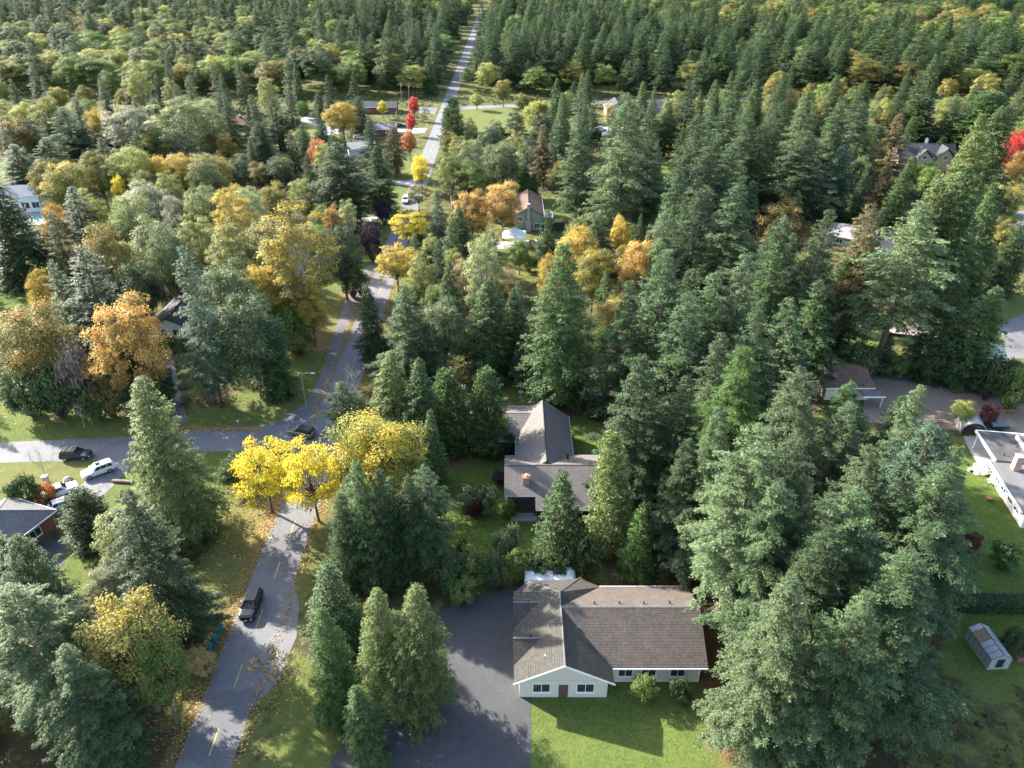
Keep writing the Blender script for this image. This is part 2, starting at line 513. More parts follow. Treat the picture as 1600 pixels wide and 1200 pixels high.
def plant_at(kind, name, mat, x, y, h, r, label, group=None, cat='tree'):
    k = _count.get(kind, 0)
    _count[kind] = k + 1
    pr = PROTO[kind][k % len(PROTO[kind])]
    rnd = random.Random(k * 7 + len(kind))
    root = empty(name, label, cat, (x, y, 0), rnd.random() * 6.283, group)
    wx = rnd.uniform(.9, 1.12)
    root.scale = (r / pr['r'] * wx, r / pr['r'] / wx, h / pr['h'])
    if kind != 'shrub':
        root.rotation_euler = (rnd.gauss(0, .022), rnd.gauss(0, .022), root.rotation_euler[2])
    t = link('trunk' if kind != 'shrub' else 'stem', pr['trunk'], root)
    if pr['crown'] is not None:
        c = link('crown' if kind != 'shrub' else 'foliage', pr['crown'], root)
        if mat: c.material_slots[0].link = 'OBJECT'
        if mat: c.material_slots[0].material = MATS[mat]
    TREES.append((x, y, h, r, kind, mat))
    return root
# ------------------------------------------------------------------ ground sheet
def attr_node(nt, name):
    return N(nt, 'ShaderNodeAttribute', attribute_name=name).outputs['Fac']

def noise(nt, vec, scale, detail=6, rough=.6):
    n = N(nt, 'ShaderNodeTexNoise')
    n.inputs['Scale'].default_value = scale
    n.inputs['Detail'].default_value = detail
    n.inputs['Roughness'].default_value = rough
    nt.links.new(vec, n.inputs['Vector'])
    return n.outputs[0]

def ramp(nt, fac, stops):
    rp = N(nt, 'ShaderNodeValToRGB')
    el = rp.color_ramp.elements
    while len(el) < len(stops):
        el.new(.5)
    for e, (p, c) in zip(el, stops):
        e.position = p
        e.color = rgba(c) if hasattr(c, '__len__') else (c, c, c, 1)
    nt.links.new(fac, rp.inputs[0])
    return rp.outputs[0]

def mix(nt, fac, a, b):
    m = N(nt, 'ShaderNodeMix', data_type='RGBA')
    if hasattr(fac, 'links'): nt.links.new(fac, m.inputs[0])
    else: m.inputs[0].default_value = fac
    for s, k in ((a, 6), (b, 7)):
        if hasattr(s, 'links'): nt.links.new(s, m.inputs[k])
        else: m.inputs[k].default_value = rgba(s)
    return m.outputs[2]

def math_node(nt, op, a, b=None):
    m = N(nt, 'ShaderNodeMath', operation=op)
    for s, k in ((a, 0), (b, 1)):
        if s is None: continue
        if hasattr(s, 'links'): nt.links.new(s, m.inputs[k])
        else: m.inputs[k].default_value = s
    return m.outputs[0]

def ground_material():
    m, nt, b = nodes_of('ground_cover')
    pos = N(nt, 'ShaderNodeNewGeometry').outputs['Position']
    n_big, n_mid, n_fine = noise(nt, pos, .06, 4), noise(nt, pos, .45, 6, .65), noise(nt, pos, 3.2, 6, .75)
    n_leaf = noise(nt, pos, 5.5, 3, .7)
    lawn = ramp(nt, n_mid, [(.25, (.032, .072, .012)), (.5, (.06, .115, .018)), (.75, (.10, .15, .028))])
    lawn = mix(nt, ramp(nt, n_fine, [(.38, 0.), (.62, .8)]), lawn, (.115, .15, .035))
    n_tuft = noise(nt, pos, 1.6, 5, .8)
    lawn = mix(nt, ramp(nt, n_tuft, [(.40, .6), (.52, 0.)]), lawn, (.03, .06, .012))
    lawn = mix(nt, ramp(nt, n_big, [(.5, 0.), (.7, .3)]), lawn, (.12, .14, .04))
    dry = ramp(nt, n_mid, [(.25, (.075, .085, .028)), (.5, (.12, .12, .042)), (.75, (.185, .155, .065))])
    dry = mix(nt, ramp(nt, n_fine, [(.35, 0.), (.75, .7)]), dry, (.17, .15, .06))
    soil = ramp(nt, n_fine, [(.25, (.035, .03, .018)), (.5, (.07, .05, .03)), (.8, (.13, .085, .05))])
    soil = mix(nt, ramp(nt, n_mid, [(.42, 0.), (.62, .65)]), soil, (.045, .065, .022))
    litter = ramp(nt, n_fine, [(.25, (.09, .05, .028)), (.5, (.16, .085, .045)), (.75, (.25, .14, .075))])
    col = mix(nt, attr_node(nt, 'dry'), lawn, dry)
    gf = math_node(nt, 'ADD', attr_node(nt, 'grass'), math_node(nt, 'MULTIPLY', math_node(nt, 'SUBTRACT', n_mid, .5), 1.1))
    col = mix(nt, ramp(nt, gf, [(.40, 0.), (.56, 1.)]), soil, col)
    lf = math_node(nt, 'ADD', attr_node(nt, 'litter'), math_node(nt, 'MULTIPLY', math_node(nt, 'SUBTRACT', n_mid, .5), 1.2))
    col = mix(nt, ramp(nt, lf, [(.42, 0.), (.75, .9)]), col, litter)
    # single fallen leaves
    sf = math_node(nt, 'ADD', n_leaf, math_node(nt, 'MULTIPLY', attr_node(nt, 'fallen'), .28))
    col = mix(nt, ramp(nt, sf, [(.70, 0.), (.80, .8)]), col, mix(nt, n_big, (.30, .16, .06), (.38, .27, .10)))
    nt.links.new(col, b.inputs['Base Color'])
    b.inputs['Roughness'].default_value = .95
    b.inputs['Specular IOR Level'].default_value = .1
    bp = N(nt, 'ShaderNodeBump')
    bp.inputs['Strength'].default_value = .6
    bp.inputs['Distance'].default_value = .25
    nt.links.new(n_fine, bp.inputs['Height'])
    nt.links.new(bp.outputs[0], b.inputs['Normal'])
ground_material()

def axis(lo, hi, step, far):
    a = np.arange(lo, hi + step, step)
    out = [a]
    g = step
    left, right = [a[0]], [a[-1]]
    while left[-1] > -far or right[-1] < far:
        g *= 1.35
        left.append(left[-1] - g); right.append(right[-1] + g)
    return np.concatenate([np.array(left[1:])[::-1], a, np.array(right[1:])])
GX, GY = axis(-150, 150, 1.25, 5000), axis(20, 420, 1.25, 6000)
gx, gy = np.meshgrid(GX, GY)
gv = np.stack([gx.ravel(), gy.ravel(), np.zeros(gx.size)], 1)
nx, ny = len(GX), len(GY)
ii = (np.arange(ny - 1)[:, None] * nx + np.arange(nx - 1)[None]).ravel()
GROUND = np_mesh('ground', gv, np.stack([ii, ii + 1, ii + nx + 1, ii + nx], 1), None, 'ground_cover')
tag(link('ground', GROUND), kind='structure')

def poly_inside(pts, x, y):
    inside = np.zeros(x.shape, bool)
    j = len(pts) - 1
    for i in range(len(pts)):
        (xi, yi), (xj, yj) = pts[i], pts[j]
        hit = ((yi > y) != (yj > y)) & (x < (xj - xi) * (y - yi) / (yj - yi + 1e-9) + xi)
        inside ^= hit
        j = i
    return inside

def paint_ground():
    """what covers the soil: lawn, rough dry grass, needle litter under conifers, fallen leaves under autumn trees"""
    x, y = gv[:, 0], gv[:, 1]
    g = np.random.default_rng(5)
    grass = np.full(x.shape, .5); dry = np.full(x.shape, .5); litter = np.zeros(x.shape); fallen = np.zeros(x.shape)
    def zone(pix, gr, dr, lit=None, fal=None):
        m = poly_inside([ground(*p) for p in pix], x, y)
        grass[m] = gr; dry[m] = dr
        if lit is not None: litter[m] = lit
        if fal is not None: fallen[m] = fal
    zone([(-60, 640), (110, 655), (270, 660), (420, 600), (470, 560), (520, 440), (575, 405), (600, 405), (560, 560), (500, 660), (-60, 705)], 1.1, .3, None, .2)   # grass bank
    zone([(470, 520), (540, 440), (560, 450), (515, 545), (470, 560)], 1, .8, .45, .5)
    zone([(-60, 640), (40, 650), (60, 700), (-60, 705)], 1, .25)
    zone([(-40, 725), (95, 722), (150, 735), (120, 770), (40, 760), (-40, 800)], 1, .75, None, .2)                       # lawn by the pickup
    zone([(160, 760), (205, 730), (330, 705), (400, 705), (350, 760), (200, 800)], 1, .2)
    zone([(340, 790), (440, 760), (445, 790), (340, 1060), (270, 1060), (330, 880)], 1, .8, .1, .45)                    # verge of the main road
    zone([(468, 800), (490, 790), (470, 960), (445, 960)], .8, .9, .15, .5)
    zone([(680, 690), (790, 720), (795, 770), (840, 780), (850, 870), (690, 870), (650, 780)], 1.25, .0, None, .1)        # front lawn
    zone([(650, 690), (700, 690), (745, 730), (700, 735)], .7, .9, .75, .3)
    zone([(885, 640), (945, 660), (950, 730), (885, 720)], 1.25, 0.)                                                         # back lawn
    zone([(880, 612), (960, 615), (955, 650), (880, 645)], .2, .5, .9)
    zone([(780, 590), (830, 590), (825, 635), (780, 625)], .9, .3, .3)
    zone([(750, 375), (840, 375), (850, 440), (770, 440)], 1, .75)                                                        # party lawn
    zone([(630, 380), (700, 400), (690, 460), (620, 470)], 1, .4)
    zone([(725, 168), (818, 165), (822, 214), (735, 214)], 1.3, .5)                                                        # sunny field
    zone([(425, 180), (490, 178), (490, 240), (430, 262)], 1, .65)
    zone([(590, 240), (650, 235), (640, 320), (580, 380), (560, 420), (580, 330)], .95, .45)
    zone([(1035, 235), (1075, 240), (1070, 290), (1030, 285)], 1, .2)
    zone([(1420, 205), (1520, 205), (1520, 245), (1420, 245)], 1, .35)
    zone([(1480, 690), (1530, 720), (1620, 860), (1620, 1060), (1500, 1060), (1480, 880)], 1.25, .0)                         # right lawn
    zone([(1310, 480), (1370, 490), (1370, 570), (1300, 560)], 1, .2)
    zone([(1395, 560), (1560, 580), (1560, 625), (1390, 600)], .55, .8, .35, .3)
    zone([(1560, 450), (1620, 470), (1620, 530), (1560, 520)], .8, .5)
    zone([(-60, 420), (60, 420), (40, 500), (-60, 520)], 1, .1)
    zone([(1090, 940), (1240, 950), (1240, 1180), (1100, 1180)], .1, .5, .6, .2)                                           # needle floor by the bottom house
    zone([(855, 305), (900, 305), (890, 350), (845, 345)], .9, .3)
    zone([(130, 800), (180, 850), (130, 930), (90, 900)], .8, .3)
    zone([(260, 700), (480, 600), (480, 640), (430, 668), (310, 672), (260, 676)], 1, .4, None, .2)
    zone([(830, 1050), (1130, 1060), (1130, 1320), (700, 1320)], 1.2, .25, None, .15)
    zone([(470, 1040), (560, 1040), (520, 1300), (400, 1300)], 1.0, .4, .1, .3)
    # soften the seams
    def blur(a):
        A = a.reshape(ny, nx)
        for _ in range(5):
            B = A.copy()
            B[1:-1, 1:-1] = (A[1:-1, 1:-1] * 2 + A[:-2, 1:-1] + A[2:, 1:-1] + A[1:-1, :-2] + A[1:-1, 2:]) / 6
            A = B
        return A.ravel()
    grass, dry, litter, fallen = map(blur, (grass, dry, litter, fallen))
    for (tx, ty, h, r, kind, mat) in TREES:
        if kind == 'shrub' or ty > 420: continue
        m = np.abs(x - tx) < r * 3
        m &= np.abs(y - ty) < r * 3
        d2 = ((x[m] - tx) ** 2 + (y[m] - ty) ** 2) / (r * r)
        if kind in ('fir', 'openfir', 'cedar', 'cypress', 'spruce', 'smallfir', 'nearfir', 'nearopenfir', 'nearcedar'):
            litter[m] += .45 * np.exp(-d2 * 1.2)
            grass[m] -= .35 * np.exp(-d2 * 1.6)
        else:
            fallen[m] += .3 * np.exp(-d2 * .8)
    # leaves swept to the road edges
    for ex, wd in ((-34.6, 1.1), (-27.8, 1.0)):
        litter += .5 * np.exp(-((x - ex) / wd) ** 2) * (y < 190)
        fallen += .35 * np.exp(-((x - ex) / wd) ** 2) * (y < 190)
    for nme, a in (('grass', grass), ('dry', dry), ('litter', litter), ('fallen', fallen)):
        at = GROUND.attributes.new(nme, 'FLOAT', 'POINT')
        at.data.foreach_set('value', np.clip(a, 0, 1.3).astype(np.float32))

# ------------------------------------------------------------------ roads, drives, paths
def asphalt(name, lo, hi, crack=1.0, tint=(1, 1, 1.04)):
    m, nt, b = nodes_of(name)
    pos = N(nt, 'ShaderNodeNewGeometry').outputs['Position']
    big, mid, fine = noise(nt, pos, .12, 5, .6), noise(nt, pos, .9, 6, .7), noise(nt, pos, 14, 3, .7)
    c = mix(nt, ramp(nt, big, [(.3, 0.), (.7, 1.)]), [lo * k for k in tint], [hi * k for k in tint])
    c = mix(nt, ramp(nt, mid, [(.35, 0.), (.7, .45)]), c, [lo * .75 * k for k in tint])
    c = mix(nt, ramp(nt, fine, [(.4, 0.), (.8, .4)]), c, [hi * 1.25 * k for k in tint])
    v = N(nt, 'ShaderNodeTexVoronoi', feature='DISTANCE_TO_EDGE')
    v.inputs['Scale'].default_value = .16
    wob = N(nt, 'ShaderNodeVectorMath', operation='ADD')
    nz = N(nt, 'ShaderNodeTexNoise'); nz.inputs['Scale'].default_value = .5; nz.inputs['Detail'].default_value = 4
    sc = N(nt, 'ShaderNodeVectorMath', operation='SCALE'); sc.inputs['Scale'].default_value = 3.5
    nt.links.new(pos, nz.inputs['Vector']); nt.links.new(nz.outputs[1], sc.inputs[0])
    nt.links.new(pos, wob.inputs[0]); nt.links.new(sc.outputs[0], wob.inputs[1])
    nt.links.new(wob.outputs[0], v.inputs['Vector'])
    ck = ramp(nt, v.outputs[0], [(.0, .5 * crack), (.009, 0.)])
    c = mix(nt, ck, c, (.015, .015, .016))
    pv = N(nt, 'ShaderNodeTexVoronoi'); pv.inputs['Scale'].default_value = .11
    nt.links.new(wob.outputs[0], pv.inputs['Vector'])
    ps = N(nt, 'ShaderNodeSeparateColor'); nt.links.new(pv.outputs['Color'], ps.inputs[0])
    c = mix(nt, ramp(nt, ps.outputs[0], [(.82, 0.), (.84, .35)]), c, [lo * .6 * k for k in tint])
    c = mix(nt, ramp(nt, noise(nt, pos, 6.0, 2, .6), [(.70, 0.), (.76, .6 * crack)]), c, (.20, .12, .06))
    nt.links.new(c, b.inputs['Base Color'])
    b.inputs['Roughness'].default_value = .85
    b.inputs['Specular IOR Level'].default_value = .3
    bp = N(nt, 'ShaderNodeBump'); bp.inputs['Strength'].default_value = .25; bp.inputs['Distance'].default_value = .03
    nt.links.new(fine, bp.inputs['Height']); nt.links.new(bp.outputs[0], b.inputs['Normal'])
asphalt('road_asphalt', .125, .175)
asphalt('dark_asphalt', .05, .075, .8)
asphalt('concrete', .30, .38, .5, (1, .98, .95))
asphalt('gravel', .09, .16, 0, (1, .95, .97))
asphalt('dirt_gravel', .17, .24, 0, (1.12, .88, .68))
plain('yellow_paint', (.55, .36, .05), .8, var=.35, scale=2.5)

def sheet(name, pts, mat, z, jitter=0.0, step=0, kind='structure'):
    """flat sheet from a ground outline, with a slightly uneven edge"""
    rnd = random.Random(len(pts) * 13 + int(abs(pts[0][0]) * 10))
    out = []
    for i, p in enumerate(pts):
        q = pts[(i + 1) % len(pts)]
        n = max(1, int(math.dist(p, q) / step)) if step else 1
        for k in range(n):
            f = k / n
            out.append((p[0] + (q[0] - p[0]) * f + rnd.uniform(-jitter, jitter), p[1] + (q[1] - p[1]) * f + rnd.uniform(-jitter, jitter), z))
    bm = bmesh.new()
    f = bm.faces.new([bm.verts.new(p) for p in out])
    if f.normal.z < 0 or f.calc_area() and (f.normal_update() or f.normal.z < 0):
        f.normal_flip()
    bmesh.ops.triangulate(bm, faces=[f])
    me = bpy.data.meshes.new(name)
    bm.to_mesh(me); bm.free()
    me.materials.append(MATS[mat])
    o = link(name, me)
    return tag(o, kind=kind)

RL, RR = -34.0, -28.3
def px_poly(pix):
    return [ground(*p) for p in pix]
def arc(cx, cy, r, a0, a1, n=10):
    return [(cx + r * math.cos(math.radians(a0 + (a1 - a0) * i / n)), cy + r * math.sin(math.radians(a0 + (a1 - a0) * i / n))) for i in range(n + 1)]
main_road = sheet('main_road', [(RL, 10), (RR, 10), (RR, 60), (-26.4, 62), (-26.0, 57.5), (RR, 75), (RR, 900), (RL, 900)][:2] + [(RR, 50), (-26.2, 54), (-25.8, 60), (-26.6, 65), (RR, 69), (RR, 900), (RL, 900)], 'road_asphalt', .012, .07, 1.6)
side = [(-260, 86.0), (-84, 93.9), (-66, 94.6), (-50, 97.0), (-41, 97.2)] + arc(-39.5, 92.0, 5.2, 90, 0, 8)[0:] + [(-33.9, 86), (-33.9, 124)] + arc(-46.0, 116, 12.0, 0, -90, 12) + [(-53, 103.2), (-63, 101.2), (-84, 99.5), (-260, 92)]
sheet('side_road', side, 'road_asphalt', .008, .06, 1.5)
far_street = sheet('far_street', [(-28.5, 366), (60, 384), (130, 392), (130, 399), (60, 391), (-28.5, 373)], 'road_asphalt', .006)
sheet('gravel_path', px_poly([(425, 665), (455, 645), (478, 628), (494, 604), (506, 570), (522, 515), (541, 468), (574, 414), (590, 414), (562, 468), (546, 510), (531, 555), (518, 596), (500, 632), (470, 655), (440, 664)]), 'gravel', .016, .12, 1.2)
sheet('asphalt_drive', px_poly([(262, 660), (292, 662), (283, 620), (270, 560), (258, 545), (244, 552), (256, 590)]), 'road_asphalt', .016, .1, 1.2)
sheet('side_driveway', px_poly([(158, 716), (212, 712), (205, 730), (168, 768), (120, 812), (70, 800), (120, 765), (150, 735)]), 'road_asphalt', .018, .08, 1.2)
sheet('house_driveway', px_poly([(35, 880), (60, 845), (105, 845), (100, 880), (60, 935), (20, 940)]), 'dark_asphalt', .014, .08, 1.2)
sheet('asphalt_forecourt', px_poly([(673, 962), (735, 935), (800, 918), (830, 915), (830, 1240), (480, 1240), (560, 1130), (655, 1060), (690, 1010), (676, 985)]), 'dark_asphalt', .014, .08, 1.4)
sheet('far_driveway', px_poly([(470, 184), (505, 178), (528, 195), (532, 208), (512, 214), (500, 200), (470, 190)]), 'concrete', .014)
sheet('cul_de_sac_drive', px_poly([(596, 286), (650, 280), (650, 291), (612, 288), (596, 292)]), 'concrete', .018)
sheet('far_side_drive', px_poly([(600, 202), (668, 200), (664, 207), (600, 212)]), 'concrete', .018)
sheet('far_side_street', px_poly([(655, 168), (684, 168), (680, 178), (655, 176)]), 'road_asphalt', .018)
sheet('side_drive', px_poly([(560, 341), (612, 336), (606, 345), (560, 348)]), 'concrete', .018)
sheet('right_yard', px_poly([(1590, 330), (1660, 325), (1660, 380), (1575, 382), (1574, 345)]), 'road_asphalt', .012)
sheet('yard_drive', px_poly([(1560, 505), (1600, 490), (1660, 500), (1660, 560), (1575, 560)]), 'road_asphalt', .012)
sheet('gravel_yard', px_poly([(1350, 612), (1375, 580), (1450, 585), (1540, 606), (1660, 640), (1660, 675), (1540, 678), (1450, 668), (1375, 662), (1350, 660)]), 'dirt_gravel', .010, .2, 1.5)
sheet('yard_path', px_poly([(1362, 583), (1400, 583), (1500, 602), (1660, 640), (1660, 648), (1500, 612), (1400, 592), (1362, 592)]), 'gravel', .016, .08, 1.2)
sheet('house_patio', px_poly([(1505, 682), (1535, 680), (1570, 725), (1560, 748), (1535, 735), (1516, 705)]), 'concrete', .014, .08, 1.2)
sheet('garden_path', px_poly([(706, 690), (800, 684), (800, 712), (790, 712), (780, 696), (706, 702)]), 'dark_asphalt', .014, .05, 1.2)
sheet('house_walk', px_poly([(787, 740), (800, 742), (803, 790), (790, 788)]), 'concrete', .016, .03, 1.0)
sheet('party_patio', px_poly([(775, 378), (850, 374), (850, 386), (775, 389)]), 'concrete', .012)
sheet('far_patio', px_poly([(915, 200), (955, 198), (955, 212), (915, 214)]), 'concrete', .012)
sheet('pool_deck', px_poly([(30, 330), (80, 330), (80, 350), (40, 352)]), 'concrete', .012)

for k in range(36):
    y0 = 80.4 - 8.1 * 6 + 8.1 * k
    if 92 < y0 + 1.5 < 108: continue
    MB().add([(-31.05, y0 - 3, .017), (-30.93, y0 - 3, .017), (-30.93, y0, .017), (-31.05, y0, .017)], [(0, 1, 2, 3)]).build('lane_marking', 'yellow_paint', main_road)
# ------------------------------------------------------------------ building materials
def shingle(name, lo, hi, moss=None, moss_amt=.4, course=.16, wide=.3):
    """roof covering: rows of shingles in local coordinates, weathering and moss"""
    m, nt, b = nodes_of(name)
    tc = N(nt, 'ShaderNodeTexCoord')
    sep = N(nt, 'ShaderNodeSeparateXYZ'); nt.links.new(tc.outputs['Object'], sep.inputs[0])
    nrm = N(nt, 'ShaderNodeSeparateXYZ'); nt.links.new(tc.outputs['Normal'], nrm.inputs[0])
    ax = math_node(nt, 'GREATER_THAN', math_node(nt, 'ABSOLUTE', nrm.outputs[0]), math_node(nt, 'ABSOLUTE', nrm.outputs[1]))
    along = N(nt, 'ShaderNodeMix'); nt.links.new(ax, along.inputs[0]); nt.links.new(sep.outputs[0], along.inputs[2]); nt.links.new(sep.outputs[1], along.inputs[3])
    comb = N(nt, 'ShaderNodeCombineXYZ'); nt.links.new(along.outputs[0], comb.inputs[0]); nt.links.new(sep.outputs[2], comb.inputs[1])
    br = N(nt, 'ShaderNodeTexBrick')
    br.inputs['Scale'].default_value = 1
    br.inputs['Brick Width'].default_value = wide
    br.inputs['Row Height'].default_value = course
    br.inputs['Mortar Size'].default_value = .012
    br.inputs['Color1'].default_value = rgba(lo); br.inputs['Color2'].default_value = rgba(hi)
    br.inputs['Mortar'].default_value = rgba([c * .45 for c in lo])
    nt.links.new(comb.outputs[0], br.inputs['Vector'])
    n1, n2 = noise(nt, tc.outputs['Object'], .7, 6, .7), noise(nt, tc.outputs['Object'], 5, 4, .7)
    c = mix(nt, ramp(nt, n1, [(.3, 0.), (.75, .55)]), br.outputs[0], [(a + d) * .34 for a, d in zip(lo, hi)])
    if moss:
        mm = math_node(nt, 'MULTIPLY', ramp(nt, n1, [(.46, 0.), (.6, 1.)]), ramp(nt, n2, [(.45, 0.), (.62, 1.)]))
        c = mix(nt, math_node(nt, 'MULTIPLY', mm, moss_amt), c, moss)
    nt.links.new(c, b.inputs['Base Color'])
    b.inputs['Roughness'].default_value = .9
    b.inputs['Specular IOR Level'].default_value = .2
    bp = N(nt, 'ShaderNodeBump'); bp.inputs['Strength'].default_value = .5; bp.inputs['Distance'].default_value = .04
    nt.links.new(br.outputs[1], bp.inputs['Height']); bp.invert = True
    nt.links.new(bp.outputs[0], b.inputs['Normal'])
shingle('shake_roof', (.14, .124, .114), (.19, .172, .16), (.25, .23, .21), .5, .13, .22)
shingle('mossy_roof', (.085, .074, .066), (.125, .108, .095), (.22, .14, .10), .55, .14, .3)
shingle('olive_grey_roof', (.056, .054, .048), (.085, .08, .072), (.13, .10, .06), .5, .14, .3)
shingle('grey_roof', (.13, .125, .13), (.18, .175, .175), (.24, .23, .22), .4)
shingle('pale_roof', (.26, .25, .25), (.33, .32, .32), (.36, .34, .32), .4)
shingle('brown_roof', (.12, .075, .06), (.18, .115, .09), (.16, .14, .10), .5)
shingle('dark_roof', (.055, .058, .065), (.085, .088, .095), None)
shingle('blue_grey_roof', (.17, .19, .23), (.22, .24, .28), None)
shingle('red_roof', (.13, .055, .05), (.19, .08, .07), None)
shingle('teal_roof', (.05, .10, .11), (.075, .13, .14), None, course=3, wide=.5)
plain('white_paint', (.74, .74, .72), .55, var=.06)
plain('cream_wall', (.55, .50, .42), .8, var=.1)
plain('green_siding', (.22, .28, .22), .8, var=.1)
plain('brown_siding', (.09, .055, .04), .8, var=.25)
plain('grey_siding', (.30, .30, .30), .8, var=.1)
plain('tan_wall', (.40, .31, .22), .8, var=.12)
plain('brick_red', (.24, .10, .07), .9, var=.35, scale=9)
plain('brick_pale', (.42, .27, .20), .9, var=.25, scale=9)
plain('timber_deck', (.45, .35, .28), .8, var=.18, scale=5)
plain('weathered_wood', (.24, .17, .12), .85, var=.3, scale=6)
plain('dark_metal', (.05, .05, .055), .5, .6, var=.1)
plain('galvanised', (.48, .49, .50), .45, .7, var=.08)
plain('window_glass', (.03, .04, .05), .06, var=.05, spec=.8)
plain('pale_glass', (.30, .33, .34), .16, var=.08, spec=.7)
plain('stone', (.32, .30, .27), .9, var=.25, scale=6, bump=.4)
plain('trim_dark', (.05, .045, .04), .7, var=.2)
plain('canvas_white', (.80, .79, .76), .8, var=.05)
plain('blue_plastic', (.03, .22, .55), .4, var=.1)
plain('teal_plastic', (.01, .16, .17), .45, var=.12)
plain('terracotta', (.36, .15, .08), .85, var=.15)
plain('pool_water', (.05, .38, .55), .05, var=.1, spec=.6)

# ------------------------------------------------------------------ building helpers
def chevron(c0, c1, ze, zr, cm=None, th=.22, ze1=None):
    cm = (c0 + c1) / 2 if cm is None else cm
    ze1 = ze if ze1 is None else ze1
    return [(c0, ze), (cm, zr), (c1, ze1), (c1, ze1 - th), (cm, zr - th), (c0, ze - th)]

def roof_gable(parent, mat, axis_, a0, a1, c0, c1, ze, zr, cm=None, ze1=None, cap='trim_dark', fascia=None):
    o = MB().prism(chevron(c0, c1, ze, zr, cm, ze1=ze1), axis_, a0, a1).build('roof', mat, parent)
    m = (c0 + c1) / 2 if cm is None else cm
    MB().prism([(m - .16, zr - .06), (m, zr + .035), (m + .16, zr - .06), (m, zr - .2)], axis_, a0 + .01, a1 - .01).build('ridge_cap', cap, o)
    if fascia:
        for c, z in ((c0, ze), (c1, ze if ze1 is None else ze1)):
            s = -.09 if c == c0 else .09
            lo, hi = sorted((c, c + s))
            lo, hi = (lo, hi - .004) if s < 0 else (lo + .004, hi)
            MB().prism([(lo, z - .2), (hi, z - .2), (hi, z - .03), (lo, z - .03)], axis_, a0 + .02, a1 - .02).build('gutter', fascia, o)
    return o

def wall_gable(parent, mat, axis_, a0, a1, c0, c1, ze, zr, inset=.55, cm=None):
    cm = (c0 + c1) / 2 if cm is None else cm
    k0, k1 = (zr - ze) / (cm - c0), (zr - ze) / (c1 - cm)
    return MB().prism([(c0 + inset, 0), (c1 - inset, 0), (c1 - inset, ze - .3 + k1 * inset), (cm, zr - .34), (c0 + inset, ze - .3 + k0 * inset)], axis_, a0 + inset, a1 - inset).build('wall', mat, parent)

def window(parent, face, a, z, w, h, at, frame='white_paint', glass='window_glass', sill=True, bars=1):
    """window on a wall plane: face '-y','+y','-x','+x'; a = centre along the wall, at = wall plane coordinate"""
    s = -1 if face[0] == '-' else 1
    def bx(mb, a0, a1, z0, z1, d0, d1):
        p, q = sorted((at + s * d0, at + s * d1))
        if face[1] == 'y': mb.box(a0, a1, p, q, z0, z1)
        else: mb.box(p, q, a0, a1, z0, z1)
        return mb
    fr = MB()
    t = .09
    bx(fr, a - w / 2 - t, a + w / 2 + t, z + h / 2, z + h / 2 + t, .003, .06)
    bx(fr, a - w / 2 - t, a + w / 2 + t, z - h / 2 - t, z - h / 2, .003, .06)
    bx(fr, a - w / 2 - t, a - w / 2, z - h / 2, z + h / 2, .003, .06)
    bx(fr, a + w / 2, a + w / 2 + t, z - h / 2, z + h / 2, .003, .06)
    for k in range(bars):
        c = a - w / 2 + w * (k + 1) / (bars + 1)
        bx(fr, c - .03, c + .03, z - h / 2, z + h / 2, .003, .05)
    o = fr.build('window', frame, parent)
    bx(MB(), a - w / 2, a + w / 2, z - h / 2, z + h / 2, .004, .02).build('pane', glass, o)
    if sill:
        bx(MB(), a - w / 2 - .14, a + w / 2 + .14, z - h / 2 - .16, z - h / 2 - .1, .003, .14).build('sill', frame, o)
    return o

def door(parent, face, a, w, h, at, mat='white_paint', garage=False):
    s = -1 if face[0] == '-' else 1
    p, q = sorted((at + s * .003, at + s * .05))
    mb = MB()
    mb.box(a - w / 2, a + w / 2, p, q, .02, h) if face[1] == 'y' else mb.box(p, q, a - w / 2, a + w / 2, .02, h)
    o = mb.build('door' if not garage else 'garage_door', mat, parent)
    p, q = sorted((at + s * .05, at + s * .12))
    mb = MB()
    mb.box(a + w * .36, a + w * .44, p, q, 1.0, 1.06) if face[1] == 'y' else mb.box(p, q, a + w * .36, a + w * .44, 1.0, 1.06)
    mb.build('handle', 'dark_metal', o)
    return o

def chimney(parent, x, y, z0, z1, wx, wy, mat, flue=True, cap='stone'):
    o = MB().box(x - wx / 2, x + wx / 2, y - wy / 2, y + wy / 2, z0, z1).build('chimney', mat, parent)
    MB().box(x - wx / 2 - .07, x + wx / 2 + .07, y - wy / 2 - .07, y + wy / 2 + .07, z1 + .002, z1 + .1).build('chimney_cap', cap, o)
    if flue:
        MB().tube([(x, y, z1 + .1), (x, y, z1 + .45)], .16, 10).build('flue', 'white_paint', o)
    return o

def vent(parent, x, y, z, h=.35, r=.07, mat='dark_metal'):
    return MB().tube([(x, y, z - .3), (x, y, z + h)], r, 8).tube([(x, y, z + h), (x, y, z + h + .05)], r * 1.5, 8).build('roof_vent', mat, parent)

